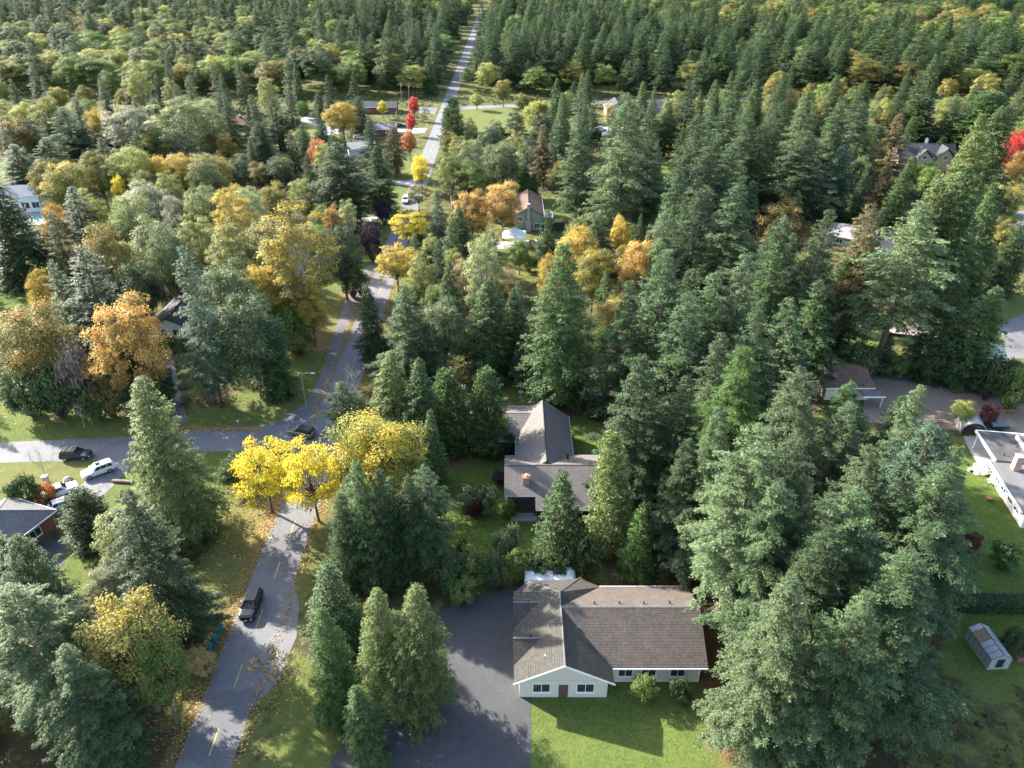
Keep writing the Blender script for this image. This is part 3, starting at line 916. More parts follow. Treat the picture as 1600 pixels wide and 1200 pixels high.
# ------------------------------------------------------------------ the grey-brown house on the lot
hA = empty('family_house', 'grey-brown shake-roofed house in the middle of the lot', 'house', (0, 0, 0))
roof_gable(hA, 'shake_roof', 'x', -1.1, 3.3, 81.0, 91.6, 4.15, 6.2, cm=85.3, ze1=3.2, fascia='grey_siding')
roof_gable(hA, 'shake_roof', 'x', 3.3, 15.0, 79.0, 91.62, 3.28, 6.28, cm=85.3, ze1=3.28, fascia='grey_siding')
roof_gable(hA, 'shake_roof', 'y', 86.0, 102.4, .6, 9.4, 3.3, 6.45, cm=5.0, fascia='grey_siding')
roof_gable(hA, 'shake_roof', 'x', -7.0, 4.6, 95.4, 105.6, 3.24, 5.1, fascia='grey_siding')
MB().prism([(81.9, 0), (91.0, 0), (91.0, 3.2), (85.3, 5.85), (81.9, 4.25)], 'x', -.6, 3.9).build('wall', 'brown_siding', hA)
MB().prism([(79.8, 0), (91.02, 0), (91.02, 3.25), (85.3, 5.9), (79.8, 3.3)], 'x', 3.9, 14.5).build('wall', 'brown_siding', hA)
wall_gable(hA, 'brown_siding', 'y', 90.0, 102.3, .6, 9.4, 3.3, 6.45)
wall_gable(hA, 'brown_siding', 'x', -7.0, 4.0, 95.4, 105.6, 3.24, 5.1)
window(hA, '-y', 1.4, 1.9, 2.4, 1.3, 81.9, 'trim_dark', bars=2)
window(hA, '-y', 6.5, 1.6, 2.0, 1.3, 79.8, 'trim_dark'); window(hA, '-y', 11.0, 1.6, 2.0, 1.3, 79.8, 'trim_dark')
window(hA, '-x', 84.5, 2.0, 1.4, 1.3, -.6, 'trim_dark'); window(hA, '-x', 88.6, 1.9, 1.4, 1.2, -.6)
window(hA, '+x', 96.0, 1.7, 2.2, 1.4, 8.85); window(hA, '+x', 100.0, 1.7, 1.4, 1.2, 8.85)
window(hA, '-y', -4.5, 1.6, 1.6, 1.2, 95.95); door(hA, '-x', 93.0, 1.0, 2.1, 1.15, 'brown_siding')
chimney(hA, 2.0, 82.9, 3.9, 6.0, .95, .85, 'brick_pale', cap='brick_red')
vent(hA, 8.3, 88.9, 4.75, .9, .16, 'dark_metal')
for x, y, z in ((6.3, 87.2, 5.35), (7.2, 87.0, 5.4), (9.0, 86.9, 5.5), (5.35, 98.0, 6.4), (5.4, 94.5, 6.4), (11.5, 86.4, 5.8)):
    vent(hA, x, y, z, .18, .06)
MB().box(-.2, 3.6, 80.2, 81.8, 0, .3).build('porch_slab', 'stone', hA)
for x in (.1, 3.1):
    MB().box(x, x + .16, 81.1, 81.26, .3, 4.0).build('porch_post', 'brown_siding', hA)

# ------------------------------------------------------------------ the big mossy-roofed house at the bottom
hB = empty('ranch_house', 'wide house with mossy brown roof at the bottom, beside the asphalt forecourt', 'house')
E_ = [(.2, 51.2), (11.0, 51.2), (11.0, 65.0), (8.4, 66.4), (2.0, 65.9), (.2, 64.2)]
ra, rb = (5.6, 51.2, 6.05), (5.6, 61.4, 6.05)
top = [(x, y, 3.05) for x, y in E_]
low = [(x, y, 2.85) for x, y in E_]
MB().add(top + [ra, rb], [(0, 6, 7, 5), (5, 7, 4), (4, 7, 3), (3, 7, 2), (1, 2, 7, 6)]).add(low + [(5.6, 51.2, 5.85), (5.6, 61.4, 5.85)], [(5, 7, 6, 0), (4, 7, 5), (3, 7, 4), (2, 7, 3), (6, 7, 2, 1)]).add(top + low, [(i, (i + 1) % 6, 6 + (i + 1) % 6, 6 + i) for i in range(1, 6)]).build('roof', 'olive_grey_roof', hB)
MB().tube([(5.6, 51.25, 6.03), (5.6, 61.4, 6.05)], .09, 6).tube([(5.6, 61.4, 6.05), (2.0, 65.9, 3.07)], .07, 6).tube([(5.6, 61.4, 6.05), (8.4, 66.4, 3.07)], .07, 6).tube([(5.6, 61.4, 6.05), (.2, 64.2, 3.07)], .06, 6).build('ridge_cap', 'grey_roof', hB)
roof_gable(hB, 'mossy_roof', 'x', 5.7, 21.5, 53.2, 65.1, 3.06, 6.08, cap='grey_roof', fascia='white_paint')
for yc in (61.1, 55.9):
    r_ = MB().prism(chevron(yc - 2.35, yc + 2.35, 3.06, 4.75, th=.18), 'x', .12, 3.4).build('gable_roof', 'olive_grey_roof', hB)
    MB().prism([(yc - .13, 4.70), (yc, 4.79), (yc + .13, 4.70), (yc, 4.6)], 'x', .14, 3.3).build('ridge_cap', 'grey_roof', r_)
    MB().prism([(yc - 2.1, 2.9), (yc + 2.1, 2.9), (yc, 4.5)], 'x', .5, .9).build('gable_wall', 'cream_wall', hB)
MB().box(.8, 10.4, 51.8, 63.8, 0, 2.86).build('wall', 'cream_wall', hB)
wall_gable(hB, 'cream_wall', 'x', 9.5, 21.5, 53.2, 65.1, 3.06, 6.08)
MB().prism([(1.0, 2.87), (10.2, 2.87), (5.6, 5.5)], 'y', 51.82, 52.1).build('gable_wall', 'cream_wall', hB)
MB().hexa([(.1, 51.14, 2.8), (5.6, 51.14, 5.8), (5.6, 51.19, 5.8), (.1, 51.19, 2.8)], [(.1, 51.14, 3.05), (5.6, 51.14, 6.06), (5.6, 51.19, 6.06), (.1, 51.19, 3.05)]).hexa([(5.6, 51.14, 5.8), (11.1, 51.14, 2.8), (11.1, 51.19, 2.8), (5.6, 51.19, 5.8)], [(5.6, 51.14, 6.06), (11.1, 51.14, 3.05), (11.1, 51.19, 3.05), (5.6, 51.19, 6.06)]).build('barge_board', 'white_paint', hB)
window(hB, '-y', 3.2, 1.6, 1.8, 1.3, 51.8); window(hB, '-y', 8.0, 1.6, 1.8, 1.3, 51.8); door(hB, '-y', 5.6, 1.0, 2.1, 51.8, 'brown_siding')
for x in (12.6, 15.2, 18.4):
    window(hB, '-y', x, 1.7, 1.5, 1.3, 53.75)
window(hB, '+x', 57.5, 1.7, 1.5, 1.2, 20.95); window(hB, '+x', 61.0, 1.7, 1.2, 1.2, 20.95)
door(hB, '-x', 55.9, 3.6, 2.3, .8, 'white_paint', True); door(hB, '-x', 61.1, 3.6, 2.3, .8, 'white_paint', True)
for x, y, z in ((3.2, 62.6, 4.4), (6.6, 62.9, 4.6), (7.0, 60.2, 5.3), (7.4, 57.0, 4.9), (1.9, 61.3, 4.75), (2.1, 56.2, 4.7), (3.6, 53.4, 4.7), (9.5, 59.9, 5.8), (12.4, 60.0, 5.7), (15.2, 59.9, 5.75), (18.2, 60.0, 5.7)):
    vent(hB, x, y, z, .22, .09, 'galvanised' if x in (6.6, 3.6) else 'dark_metal')
for x in (9.6, 20.8):
    MB().tube([(x, 53.4, 2.95), (x, 53.7, 2.6), (x, 53.7, .1)], .05, 6).build('downpipe', 'white_paint', hB)

# ------------------------------------------------------------------ hip-roofed house at the left edge
def frame2(A, B, C):
    """object frame with origin B, local x towards A and local y towards C"""
    return math.atan2(A[1] - B[1], A[0] - B[0])
Bc, Ac = (-63.6, 79.3), (-71.1, 82.0)
hC = empty('corner_house', 'grey hip-roofed house with brick wall at the left edge beside the white pickup', 'house', (Bc[0], Bc[1], 0), math.atan2(Ac[1] - Bc[1], Ac[0] - Bc[0]) - math.pi / 2)
# local: +y runs along the short far eave, +x ... the house lies towards local -x... widths in metres
Wd, Ln = 9.0, 15.0
vs = [(0, 0, 3), (0, Wd, 3), (-Ln, Wd, 3), (-Ln, 0, 3), (-Wd * .5, Wd / 2, 5.3), (-Ln + Wd * .5, Wd / 2, 5.3)]
vs2 = [(x, y, z - .2) for x, y, z in vs]
MB().add(vs + vs2, [(0, 1, 4), (1, 2, 5, 4), (2, 3, 5), (3, 0, 4, 5), (6, 10, 7), (7, 10, 11, 8), (8, 11, 9), (9, 11, 10, 6), (0, 6, 7, 1), (1, 7, 8, 2), (2, 8, 9, 3), (3, 9, 6, 0)]).build('roof', 'grey_roof', hC)
MB().tube([vs[0], vs[4], vs[5], vs[3]], .08, 6).tube([vs[1], vs[4]], .08, 6).tube([vs[2], vs[5]], .08, 6).build('ridge_cap', 'pale_roof', hC)
MB().box(.003, .1, .02, Wd - .02, 2.8, 2.97).box(-Ln, 0, -.1, -.003, 2.8, 2.97).build('gutter', 'white_paint', hC)
MB().box(-Ln + .6, -.6, .6, Wd - .6, 0, 2.9).build('wall', 'brick_red', hC)
window(hC, '-y', -3.5, 1.5, 1.6, 1.2, .6); window(hC, '-y', -8.5, 1.5, 1.6, 1.2, .6); window(hC, '+x', 4.4, 1.5, 1.8, 1.2, -.6)

# ------------------------------------------------------------------ white-trimmed house at the right edge
hD = empty('white_trimmed_house', 'white house with low grey roof, white fascia and pale chimney at the right edge', 'house', (75.0, 98.3, 0), math.radians(-9))
def slab(mb, pts, z0, z1):
    return mb.hexa([(x, y, z0) for x, y in pts], [(x, y, z1) for x, y in pts])
slab(MB(), [(0, -8), (11, -8), (11, 0), (0, 0)], 2.95, 3.2).build('roof', 'grey_roof', hD)
slab(MB(), [(-.9, -20), (11, -20), (11, -8.02), (-.9, -8.02)], 2.7, 2.98).build('roof', 'grey_roof', hD)
slab(MB(), [(5.2, -7.6), (10.9, -7.6), (10.9, -1.2), (5.2, -1.2)], 3.203, 3.8).build('roof_upstand', 'white_paint', hD)
slab(MB(), [(5.4, -7.4), (10.8, -7.4), (10.8, -1.4), (5.4, -1.4)], 3.803, 3.86).build('upstand_roof', 'grey_roof', hD)
MB().box(-.18, -.004, -8, .18, 2.82, 3.26).box(-.004, 11, .004, .18, 2.82, 3.26).build('fascia', 'white_paint', hD)
MB().box(-1.1, -.904, -20, -8.02, 2.6, 3.04).box(-1.1, -.2, -8.02, -7.9, 2.6, 3.04).build('fascia', 'white_paint', hD)
MB().box(-.1, 10.6, -19.6, -8.4, 0, 2.68).build('wall', 'white_paint', hD)
MB().box(3.2, 10.6, -8.38, -.6, 0, 2.93).build('wall', 'white_paint', hD)
for y in (-.5, -7.4):
    MB().box(.1, .26, y, y + .16, 0, 2.94).build('post', 'white_paint', hD)
for y in (-10.4, -12.6, -15.0, -17.2):
    window(hD, '-x', y, 1.55, 1.4, 1.1, -.1, 'white_paint', bars=1)
window(hD, '-x', -4.0, 1.5, 2.4, 1.4, 3.2)
chimney(hD, 2.0, -9.6, 2.7, 5.4, .9, 1.0, 'brick_pale', False)
vent(hD, 1.6, -6.4, 3.2, .3, .09); vent(hD, 4.4, -4.0, 3.2, .25, .08)

# ------------------------------------------------------------------ brown-roofed garage behind the gravel yard
hE = empty('garage', 'garage with a faded brown roof and white gutter beside the gravel yard', 'garage')
roof_gable(hE, 'brown_roof', 'x', 55.5, 64.4, 111.9, 122.6, 2.9, 4.7, fascia='white_paint')
wall_gable(hE, 'cream_wall', 'x', 55.5, 64.4, 111.9, 122.6, 2.9, 4.7)
door(hE, '+x', 116.5, 4.6, 2.3, 63.85, 'white_paint', True); window(hE, '-y', 60.0, 1.5, 1.4, 1.0, 112.45)
MB().box(61.5, 65.2, 109.6, 111.78, 2.35, 2.5).build('porch_roof', 'grey_roof', hE)
MB().box(61.4, 65.3, 109.48, 109.598, 2.3, 2.55).build('gutter', 'white_paint', hE)
MB().box(64.9, 65.02, 109.7, 109.82, 0, 2.34).build('porch_post', 'white_paint', hE)

# ------------------------------------------------------------------ simple houses of the gardens
def small_house(name, label, cx, cy, w, d, ze, zr, rz, roof, wall_, wins=(), chim=None, hip=False, cat='house', fascia='white_paint', over=.5):
    h = empty(name, label, cat, (cx, cy, 0), rz)
    if hip:
        r = d / 2 * .98
        v = [(-w / 2, -d / 2, ze), (w / 2, -d / 2, ze), (w / 2, d / 2, ze), (-w / 2, d / 2, ze), (-w / 2 + r, 0, zr), (w / 2 - r, 0, zr)]
        v2 = [(x, y, z - .2) for x, y, z in v]
        MB().add(v + v2, [(0, 1, 5, 4), (1, 2, 5), (2, 3, 4, 5), (3, 0, 4), (7, 6, 10, 11), (8, 7, 11), (9, 8, 11, 10), (6, 9, 10), (0, 6, 7, 1), (1, 7, 8, 2), (2, 8, 9, 3), (3, 9, 6, 0)]).build('roof', roof, h)
        MB().tube([v[0], v[4], v[5], v[2]], .07, 6).tube([v[1], v[5]], .07, 6).tube([v[3], v[4]], .07, 6).build('ridge_cap', 'trim_dark', h)
        MB().box(-w / 2 + over, w / 2 - over, -d / 2 + over, d / 2 - over, 0, ze - .1).build('wall', wall_, h)
    else:
        roof_gable(h, roof, 'x', -w / 2, w / 2, -d / 2, d / 2, ze, zr, fascia=fascia)
        wall_gable(h, wall_, 'x', -w / 2, w / 2, -d / 2, d / 2, ze, zr, over)
    for face, a, z, ww, hh in wins:
        at = {'-y': -d / 2 + over, '+y': d / 2 - over, '-x': -w / 2 + over, '+x': w / 2 - over}[face]
        window(h, face, a, z, ww, hh, at)
    if chim:
        chimney(h, chim[0], chim[1], chim[2], chim[3], .8, .8, chim[4])
    return h
hF = small_house('gable_house', 'white gabled house with dark roof half hidden behind the orange maple', -70.3, 142.8, 15, 8.4, 2.9, 4.9, math.pi / 2, 'dark_roof', 'white_paint', [('-x', -1.3, 1.5, 1.2, 1.3), ('-x', 1.3, 1.5, 1.2, 1.3), ('-y', 2, 1.5, 1.3, 1.2)])
hG = small_house('green_house', 'green gabled house with a pale outside chimney behind the white party tent', 4.6, 208.6, 17, 8.6, 4.6, 7.0, math.pi / 2, 'brown_roof', 'green_siding', [('-x', -2.4, 1.5, 1.4, 1.3), ('-x', 2.4, 3.4, 1.2, 1.1), ('-y', 3, 2.5, 1.4, 1.2)])
MB().box(-9.1, -8.0, -.7, .7, 0, 3.2).box(-8.9, -8.0, -.42, .42, 3.2, 7.9).build('chimney', 'stone', hG)
MB().box(-1.0, 7.5, 4.0, 11.0, 0, 2.7).build('side_wing', 'green_siding', hG)
MB().prism(chevron(3.7, 11.6, 2.9, 4.3), 'x', -2.0, 8).build('side_wing_roof', 'grey_roof', hG)
MB().box(-4.0, 1.0, -7.2, -4.4, 2.4, 2.55).build('porch_roof', 'white_paint', hG)
for a in (-3.8, .8):
    MB().box(a - .07, a + .07, -7.1, -6.96, 0, 2.398).build('porch_post', 'white_paint', hG)
small_house('bungalow', 'grey bungalow half hidden behind the spindly fir', 92.5, 191.0, 15, 11, 2.7, 4.9, math.radians(-35), 'pale_roof', 'grey_siding', [('-y', -3, 1.5, 1.6, 1.1), ('-y', 3, 1.5, 1.6, 1.1)], (2, 1, 4, 5.6, 'white_paint'), hip=True)
small_house('bungalow_wing', 'dark-roofed garage right of the grey bungalow', 99.0, 182.5, 9, 8, 2.5, 3.9, math.radians(-10), 'dark_roof', 'white_paint', [('-y', 0, 1.4, 2.2, 1.2)], cat='garage')
hH = small_house('dark_roofed_house', 'large house with steep dark grey gables at the upper right', 146, 268, 20, 11, 4.4, 8.0, math.radians(-6), 'dark_roof', 'tan_wall', [('-y', -6, 2.4, 1.6, 1.4), ('-y', 7, 2.4, 1.6, 1.4)], (1, 2, 6.5, 9, 'white_paint'))
for x, s in ((-1.5, 1.0), (5.5, 1.25)):
    g_ = MB().prism(chevron(x - 2.6 * s, x + 2.6 * s, 4.6, 4.6 + 2.7 * s, th=.2), 'y', -6.6, .5).build('gable_roof', 'dark_roof', hH)
    MB().prism([(x - 2.2 * s, 0), (x + 2.2 * s, 0), (x + 2.2 * s, 4.6), (x, 4.2 + 2.6 * s), (x - 2.2 * s, 4.6)], 'y', -6.1, -5.1).build('gable_wall', 'tan_wall', hH)
    window(hH, '-y', x, 4.6, 1.2, 1.3, -6.1)
small_house('red_roofed_house', 'low house with a dull red roof behind the upper left cottonwoods', -118, 327, 16, 9, 2.8, 4.6, 0, 'red_roof', 'brick_red', [('-y', -4, 1.5, 1.6, 1.2), ('-y', 4, 1.5, 1.6, 1.2)], (3, 0, 4, 5.4, 'brick_red'))
small_house('pool_house', 'white house with a pale metal roof beside the pool at the left edge', -149, 221, 15, 10, 5.0, 7.0, math.radians(10), 'blue_grey_roof', 'white_paint', [('-y', 3, 2.0, 2.0, 1.7), ('-y', 5.8, 2.0, 2.0, 1.7), ('-y', 0, 2.0, 2.0, 1.7)])
small_house('far_grey_house', 'pale roofed house glimpsed left of the weeping willow', 3.5, 270, 12, 11, 3.2, 5.2, 0, 'blue_grey_roof', 'white_paint', [('-y', 0, 1.6, 1.6, 1.2)], hip=True)
small_house('far_dark_house', 'long house with dark blue roof at the top, right of the tallest pale fir', 72, 352, 26, 12, 3.4, 6.2, 0, 'dark_roof', 'grey_siding', [('-y', -8, 1.7, 1.6, 1.3), ('-y', 0, 1.7, 1.6, 1.3), ('-y', 8, 1.7, 1.6, 1.3)])
small_house('far_gabled_house', 'dark-roofed house with a cream gable at the top, behind the tallest pale fir', 47, 352, 14, 10, 4, 7, math.pi / 2, 'dark_roof', 'cream_wall', [('-x', 0, 4.0, 1.5, 1.3), ('-x', -2, 1.6, 1.4, 1.2), ('-x', 2, 1.6, 1.4, 1.2)])
small_house('far_brown_house', 'low dark-roofed house by the far street, above the far white car', 27, 356, 16, 9, 2.8, 4.6, 0, 'brown_roof', 'brown_siding', [('-y', -4, 1.5, 1.6, 1.2), ('-y', 4, 1.5, 1.6, 1.2)])
small_house('far_garden_house', 'pale roofed house between the salmon-orange tree and the big dense cedar', -57, 286, 11, 9, 2.8, 4.4, math.radians(15), 'pale_roof', 'white_paint', [('-y', 0, 1.5, 2, 1.2)])
small_house('far_roadside_house', 'low house with pale roof left of the red trees', -54, 318, 13, 8, 2.6, 4.0, 0, 'blue_grey_roof', 'brick_red', [('-y', -3, 1.4, 1.6, 1.1), ('-y', 3, 1.4, 1.6, 1.1)])
small_house('far_top_house', 'long low dark house at the very top, left of the red trees', -62, 362, 18, 9, 2.8, 4.6, 0, 'dark_roof', 'brick_red', [('-y', -5, 1.5, 1.6, 1.2), ('-y', 4, 1.5, 1.6, 1.2)])
small_house('garden_shed', 'little white shed with brown roof behind the timber deck', 95.5, 152.5, 5, 3.6, 2.3, 3.3, math.radians(-18), 'brown_roof', 'white_paint', [('-y', -.8, 1.3, .7, .9), ('-y', 1.0, 1.3, .7, .9)], cat='shed', over=.25)
hT = small_house('teal_roofed_house', 'low house with teal metal roof under the two dense cedars', 88.0, 127.4, 14, 7, 2.5, 3.7, math.radians(-14), 'teal_roof', 'blue_grey_roof', [('-y', -4, 1.3, 1.4, 1.0), ('-y', 0, 1.3, 1.4, 1.0), ('-y', 4, 1.3, 1.4, 1.0)], fascia='white_paint')
small_house('field_shed', 'grey garden cabin seen through the firs behind the back lawn', 15.5, 112.5, 3.6, 3.0, 2.2, 3.0, 0, 'grey_roof', 'blue_grey_roof', [('-y', 0, 1.2, .8, .9)], cat='shed', over=.2)
small_house('roadside_outbuilding', 'grey-roofed outbuilding glimpsed in the centre left of the sunny field', -14, 277, 8, 6, 2.4, 3.6, math.radians(20), 'pale_roof', 'white_paint', [('-y', 0, 1.3, 1.4, 1)], cat='shed', over=.3)
# ------------------------------------------------------------------ vehicles
plain('paint_black', (.006, .007, .010), .3, .0, var=.1, spec=.35, coat=.25)
plain('paint_navy', (.010, .024, .034), .3, .0, var=.1, spec=.4, coat=.3)
plain('paint_white', (.72, .73, .74), .3, .0, var=.03, spec=.5, coat=.6)
plain('paint_taupe', (.22, .20, .17), .3, .4, var=.06, spec=.5, coat=.7)
plain('tyre_rubber', (.02, .02, .02), .9, var=.2)
plain('rim_metal', (.45, .45, .46), .35, .8, var=.05)
plain('car_glass', (.015, .02, .026), .04, var=.05, spec=.9, coat=.5)
plain('lamp_clear', (.75, .76, .76), .15, var=.03, spec=.8)
plain('lamp_red', (.35, .02, .02), .2, var=.05, spec=.6)
plain('plate_white', (.7, .7, .7), .5, var=.04)

def loft(stations):
    """body shell through cross-sections (x, half width, z bottom, z top, shoulder)"""
    m = MB()
    rings = []
    for x, w, zb, zt, sh in stations:
        rings.append([(x, -w * .90, zb), (x, -w, zb + .16), (x, -w, zt - sh), (x, -w * .92, zt - .02), (x, -w * .55, zt + .015),
                      (x, w * .55, zt + .015), (x, w * .92, zt - .02), (x, w, zt - sh), (x, w, zb + .16), (x, w * .90, zb)])
    k = 10
    vs = [p for r in rings for p in r]
    fs = [(i * k + j, i * k + (j + 1) % k, (i + 1) * k + (j + 1) % k, (i + 1) * k + j) for i in range(len(rings) - 1) for j in range(k)]
    fs += [tuple(range(k))[::-1], tuple((len(rings) - 1) * k + j for j in range(k))]
    return m.add(vs, fs)

SHAPES = {
 # body stations (x, half width, bottom, top, shoulder); cabin: x rear base, x front base, x rear roof, x front roof, half base, half roof, belt, roof; wheels x, radius
 'suv': ([(-2.34, .80, .42, .98, .1), (-2.22, .92, .30, 1.06, .1), (-1.2, .955, .26, 1.07, .1), (.6, .955, .26, 1.06, .1), (1.05, .95, .26, 1.05, .12), (1.9, .93, .28, .98, .14), (2.22, .88, .30, .86, .14), (2.36, .72, .42, .70, .1)],
         (-2.22, 1.02, -1.98, .22, .88, .70, 1.04, 1.70), (-1.42, 1.45, .37)),
 'sedan': ([(-2.25, .74, .42, .90, .1), (-2.12, .86, .28, .97, .1), (-1.3, .90, .24, .98, .1), (.6, .90, .24, .95, .1), (1.05, .90, .24, .93, .12), (1.8, .88, .26, .84, .14), (2.12, .82, .28, .74, .14), (2.26, .66, .40, .62, .1)],
           (-1.95, 1.0, -1.55, .18, .83, .64, .93, 1.46), (-1.35, 1.38, .33)),
 'pickup': ([(-2.75, .86, .50, 1.05, .06), (-2.68, .94, .42, 1.10, .06), (-.6, .96, .40, 1.10, .06), (.9, .96, .40, 1.12, .1), (1.3, .96, .40, 1.12, .12), (2.2, .94, .42, 1.06, .14), (2.6, .90, .44, .98, .14), (2.74, .78, .52, .82, .1)],
            (-.75, 1.3, -.62, .62, .88, .74, 1.1, 1.82), (-1.75, 1.75, .40)),
}
def quad_slab(mb, q, n, d0, d1):
    n = Vector(n).normalized()
    lo = [Vector(p) + n * d0 for p in q]; hi = [Vector(p) + n * d1 for p in q]
    return mb.hexa(lo, hi)

def make_car(name, label, x, y, heading, shape, paint, roof=None, plate=False, rails=False, cat='car', sunroof=False):
    body, (xr, xf, tr, tf, wb, wr, zb, zt), (wx0, wx1, wr_) = SHAPES[shape]
    c = empty(name, label, cat, (x, y, .02), heading)
    b = loft(body).build('body', paint, c, smooth=False)
    md = b.modifiers.new('bevel', 'BEVEL'); md.width = .03; md.segments = 2; md.limit_method = 'ANGLE'
    lo = [(xr, -wb, zb), (xf, -wb, zb), (xf, wb, zb), (xr, wb, zb)]
    hi = [(tr, -wr, zt), (tf, -wr, zt), (tf, wr, zt), (tr, wr, zt)]
    cab = MB().hexa(lo, hi).build('cabin', roof or paint, c, bevel=.06)
    def lerp(p, q, f): return tuple(p[i] + (q[i] - p[i]) * f for i in range(3))
    def face(p00, p10, p11, p01, u0, u1, v0, v1):
        f = lambda u, v: lerp(lerp(p00, p10, u), lerp(p01, p11, u), v)
        return [f(u0, v0), f(u1, v0), f(u1, v1), f(u0, v1)]
    nf = Vector((zt - zb, 0, xf - tf))
    quad_slab(MB(), face(lo[1], lo[2], hi[2], hi[1], .07, .93, .05, .92), nf, .002, .012).build('windshield', 'car_glass', c)
    nr = Vector((-(zt - zb), 0, -(xr - tr)))
    quad_slab(MB(), face(lo[3], lo[0], hi[0], hi[3], .1, .9, .2, .9), nr, .002, .012).build('rear_window', 'car_glass', c)
    ns = Vector((0, zt - zb, wb - wr)).normalized()
    cuts = ((.05, .30), (.33, .62), (.65, .90)) if shape == 'suv' else ((.08, .47), (.51, .90))
    for u0, u1 in cuts:
        quad_slab(MB(), face(lo[3], lo[2], hi[2], hi[3], u0, u1, .12, .88), ns, .002, .012).build('side_window', 'car_glass', c)
        q = face(lo[0], lo[1], hi[1], hi[0], u0, u1, .12, .88)
        quad_slab(MB(), q, (0, -ns.y, ns.z), .002, .012).build('side_window', 'car_glass', c)
    W = body[3][1]
    for wx in (wx0, wx1):
        for s in (-1, 1):
            w = MB().tube([(wx, s * (W - .2), wr_), (wx, s * (W + .015), wr_)], wr_, 18).build('wheel', 'tyre_rubber', c)
            MB().tube([(wx, s * (W + .016), wr_), (wx, s * (W + .03), wr_)], wr_ * .64, 14).build('rim', 'rim_metal', w)
    fx, rx = body[-1][0], body[0][0]
    zf = body[-1][3]
    for s in (-1, 1):
        MB().hexa([(fx - .20, s * (body[-1][1] - .04) - .14, zf - .06), (fx + .012, s * (body[-1][1] - .10) - .12, zf - .10), (fx + .012, s * (body[-1][1] - .10) + .12, zf - .10), (fx - .20, s * (body[-1][1] - .04) + .17, zf - .06)],
                  [(fx - .24, s * (body[-1][1] - .04) - .14, zf + .07), (fx - .03, s * (body[-1][1] - .10) - .12, zf + .035), (fx - .03, s * (body[-1][1] - .10) + .12, zf + .035), (fx - .24, s * (body[-1][1] - .04) + .17, zf + .07)]).build('headlight', 'lamp_clear', c)
        y0 = s * (body[0][1] - .08)
        MB().box(rx - .02, rx + .05, y0 - .09, y0 + .09, body[0][3] - .22, body[0][3] - .02).build('taillight', 'lamp_red', c)
        MB().box(xf - .28, xf - .1, s * (wb + .08) - .09, s * (wb + .08) + .09, zb + .03, zb + .17).build('mirror', paint, c, bevel=.02)
    MB().box(fx - .02, fx + .015, -.45, .45, .52, zf - .06).build('grille', 'trim_dark', c)
    if plate:
        MB().box(fx + .016, fx + .03, -.16, .16, .45, .57).build('licence_plate', 'plate_white', c)
    if rails:
        for s in (-1, 1):
            MB().tube([(tr + .15, s * (wr - .06), zt + .06), (tf - .1, s * (wr - .06), zt + .06)], .02, 6).build('roof_rail', 'dark_metal', c)
        for xx in (-1.4, -.5):
            MB().box(xx - .05, xx + .05, -wr + .05, wr - .05, zt + .05, zt + .08).build('roof_bar', 'dark_metal', c)
    if sunroof:
        MB().box(tf - .75, tf - .12, -.42, .42, zt + .003, zt + .012).build('sunroof', 'car_glass', c)
    if shape == 'pickup':
        MB().box(-2.55, -.85, -.74, .74, 1.118, 1.19).build('bed_cover', paint, c, bevel=.03)
        MB().box(-2.62, -2.5, -.8, .8, 1.11, 1.2).build('tailgate_cap', 'trim_dark', c)
    return c

R = math.radians
make_car('black_suv', 'black car driving towards the camera on the main road', -32.35, 64.3, R(-90), 'suv', 'paint_black', plate=True)
make_car('dark_suv', 'dark blue car with roof bars parked on the side road verge', -69.6, 95.3, R(3), 'suv', 'paint_navy', 'paint_black', rails=True)
make_car('white_suv', 'white car with sunroof on the drive, nearest the side road', -64.2, 91.3, R(-141), 'suv', 'paint_white', rails=True, sunroof=True)
make_car('white_pickup', 'white pickup truck with covered bed parked against the grey hip roof', -67.6, 86.0, R(40), 'pickup', 'paint_white', cat='truck')
make_car('white_car', 'low white car parked right beside the white pickup', -65.3, 83.6, R(38), 'sedan', 'paint_white')
make_car('taupe_car', 'taupe car with dark roof turning at the road junction', -35.1, 101.6, R(160), 'suv', 'paint_taupe', 'paint_black')
make_car('white_hatchback', 'white car driving along the far part of the main road', -33.1, 226.5, R(-88), 'suv', 'paint_white')
make_car('far_white_car', 'white car parked in the far garden below the brown house', 37.5, 323, R(10), 'suv', 'paint_white')
make_car('far_truck', 'dark truck parked on the far driveway at the upper left', -94, 352, R(5), 'pickup', 'paint_navy', cat='truck')
make_car('far_silver_car', 'pale car beside the low house left of the red trees', -62, 309, R(0), 'sedan', 'paint_white')
make_car('far_garden_car', 'pale car parked below the far lawn', -87.5, 292, R(12), 'sedan', 'paint_white')
make_car('far_garden_van', 'white car behind the pale one below the far lawn', -87, 298, R(8), 'suv', 'paint_taupe')
make_car('far_street_car', 'dark car at the far end of the side street by the red trees', -48, 331, R(0), 'sedan', 'paint_navy')

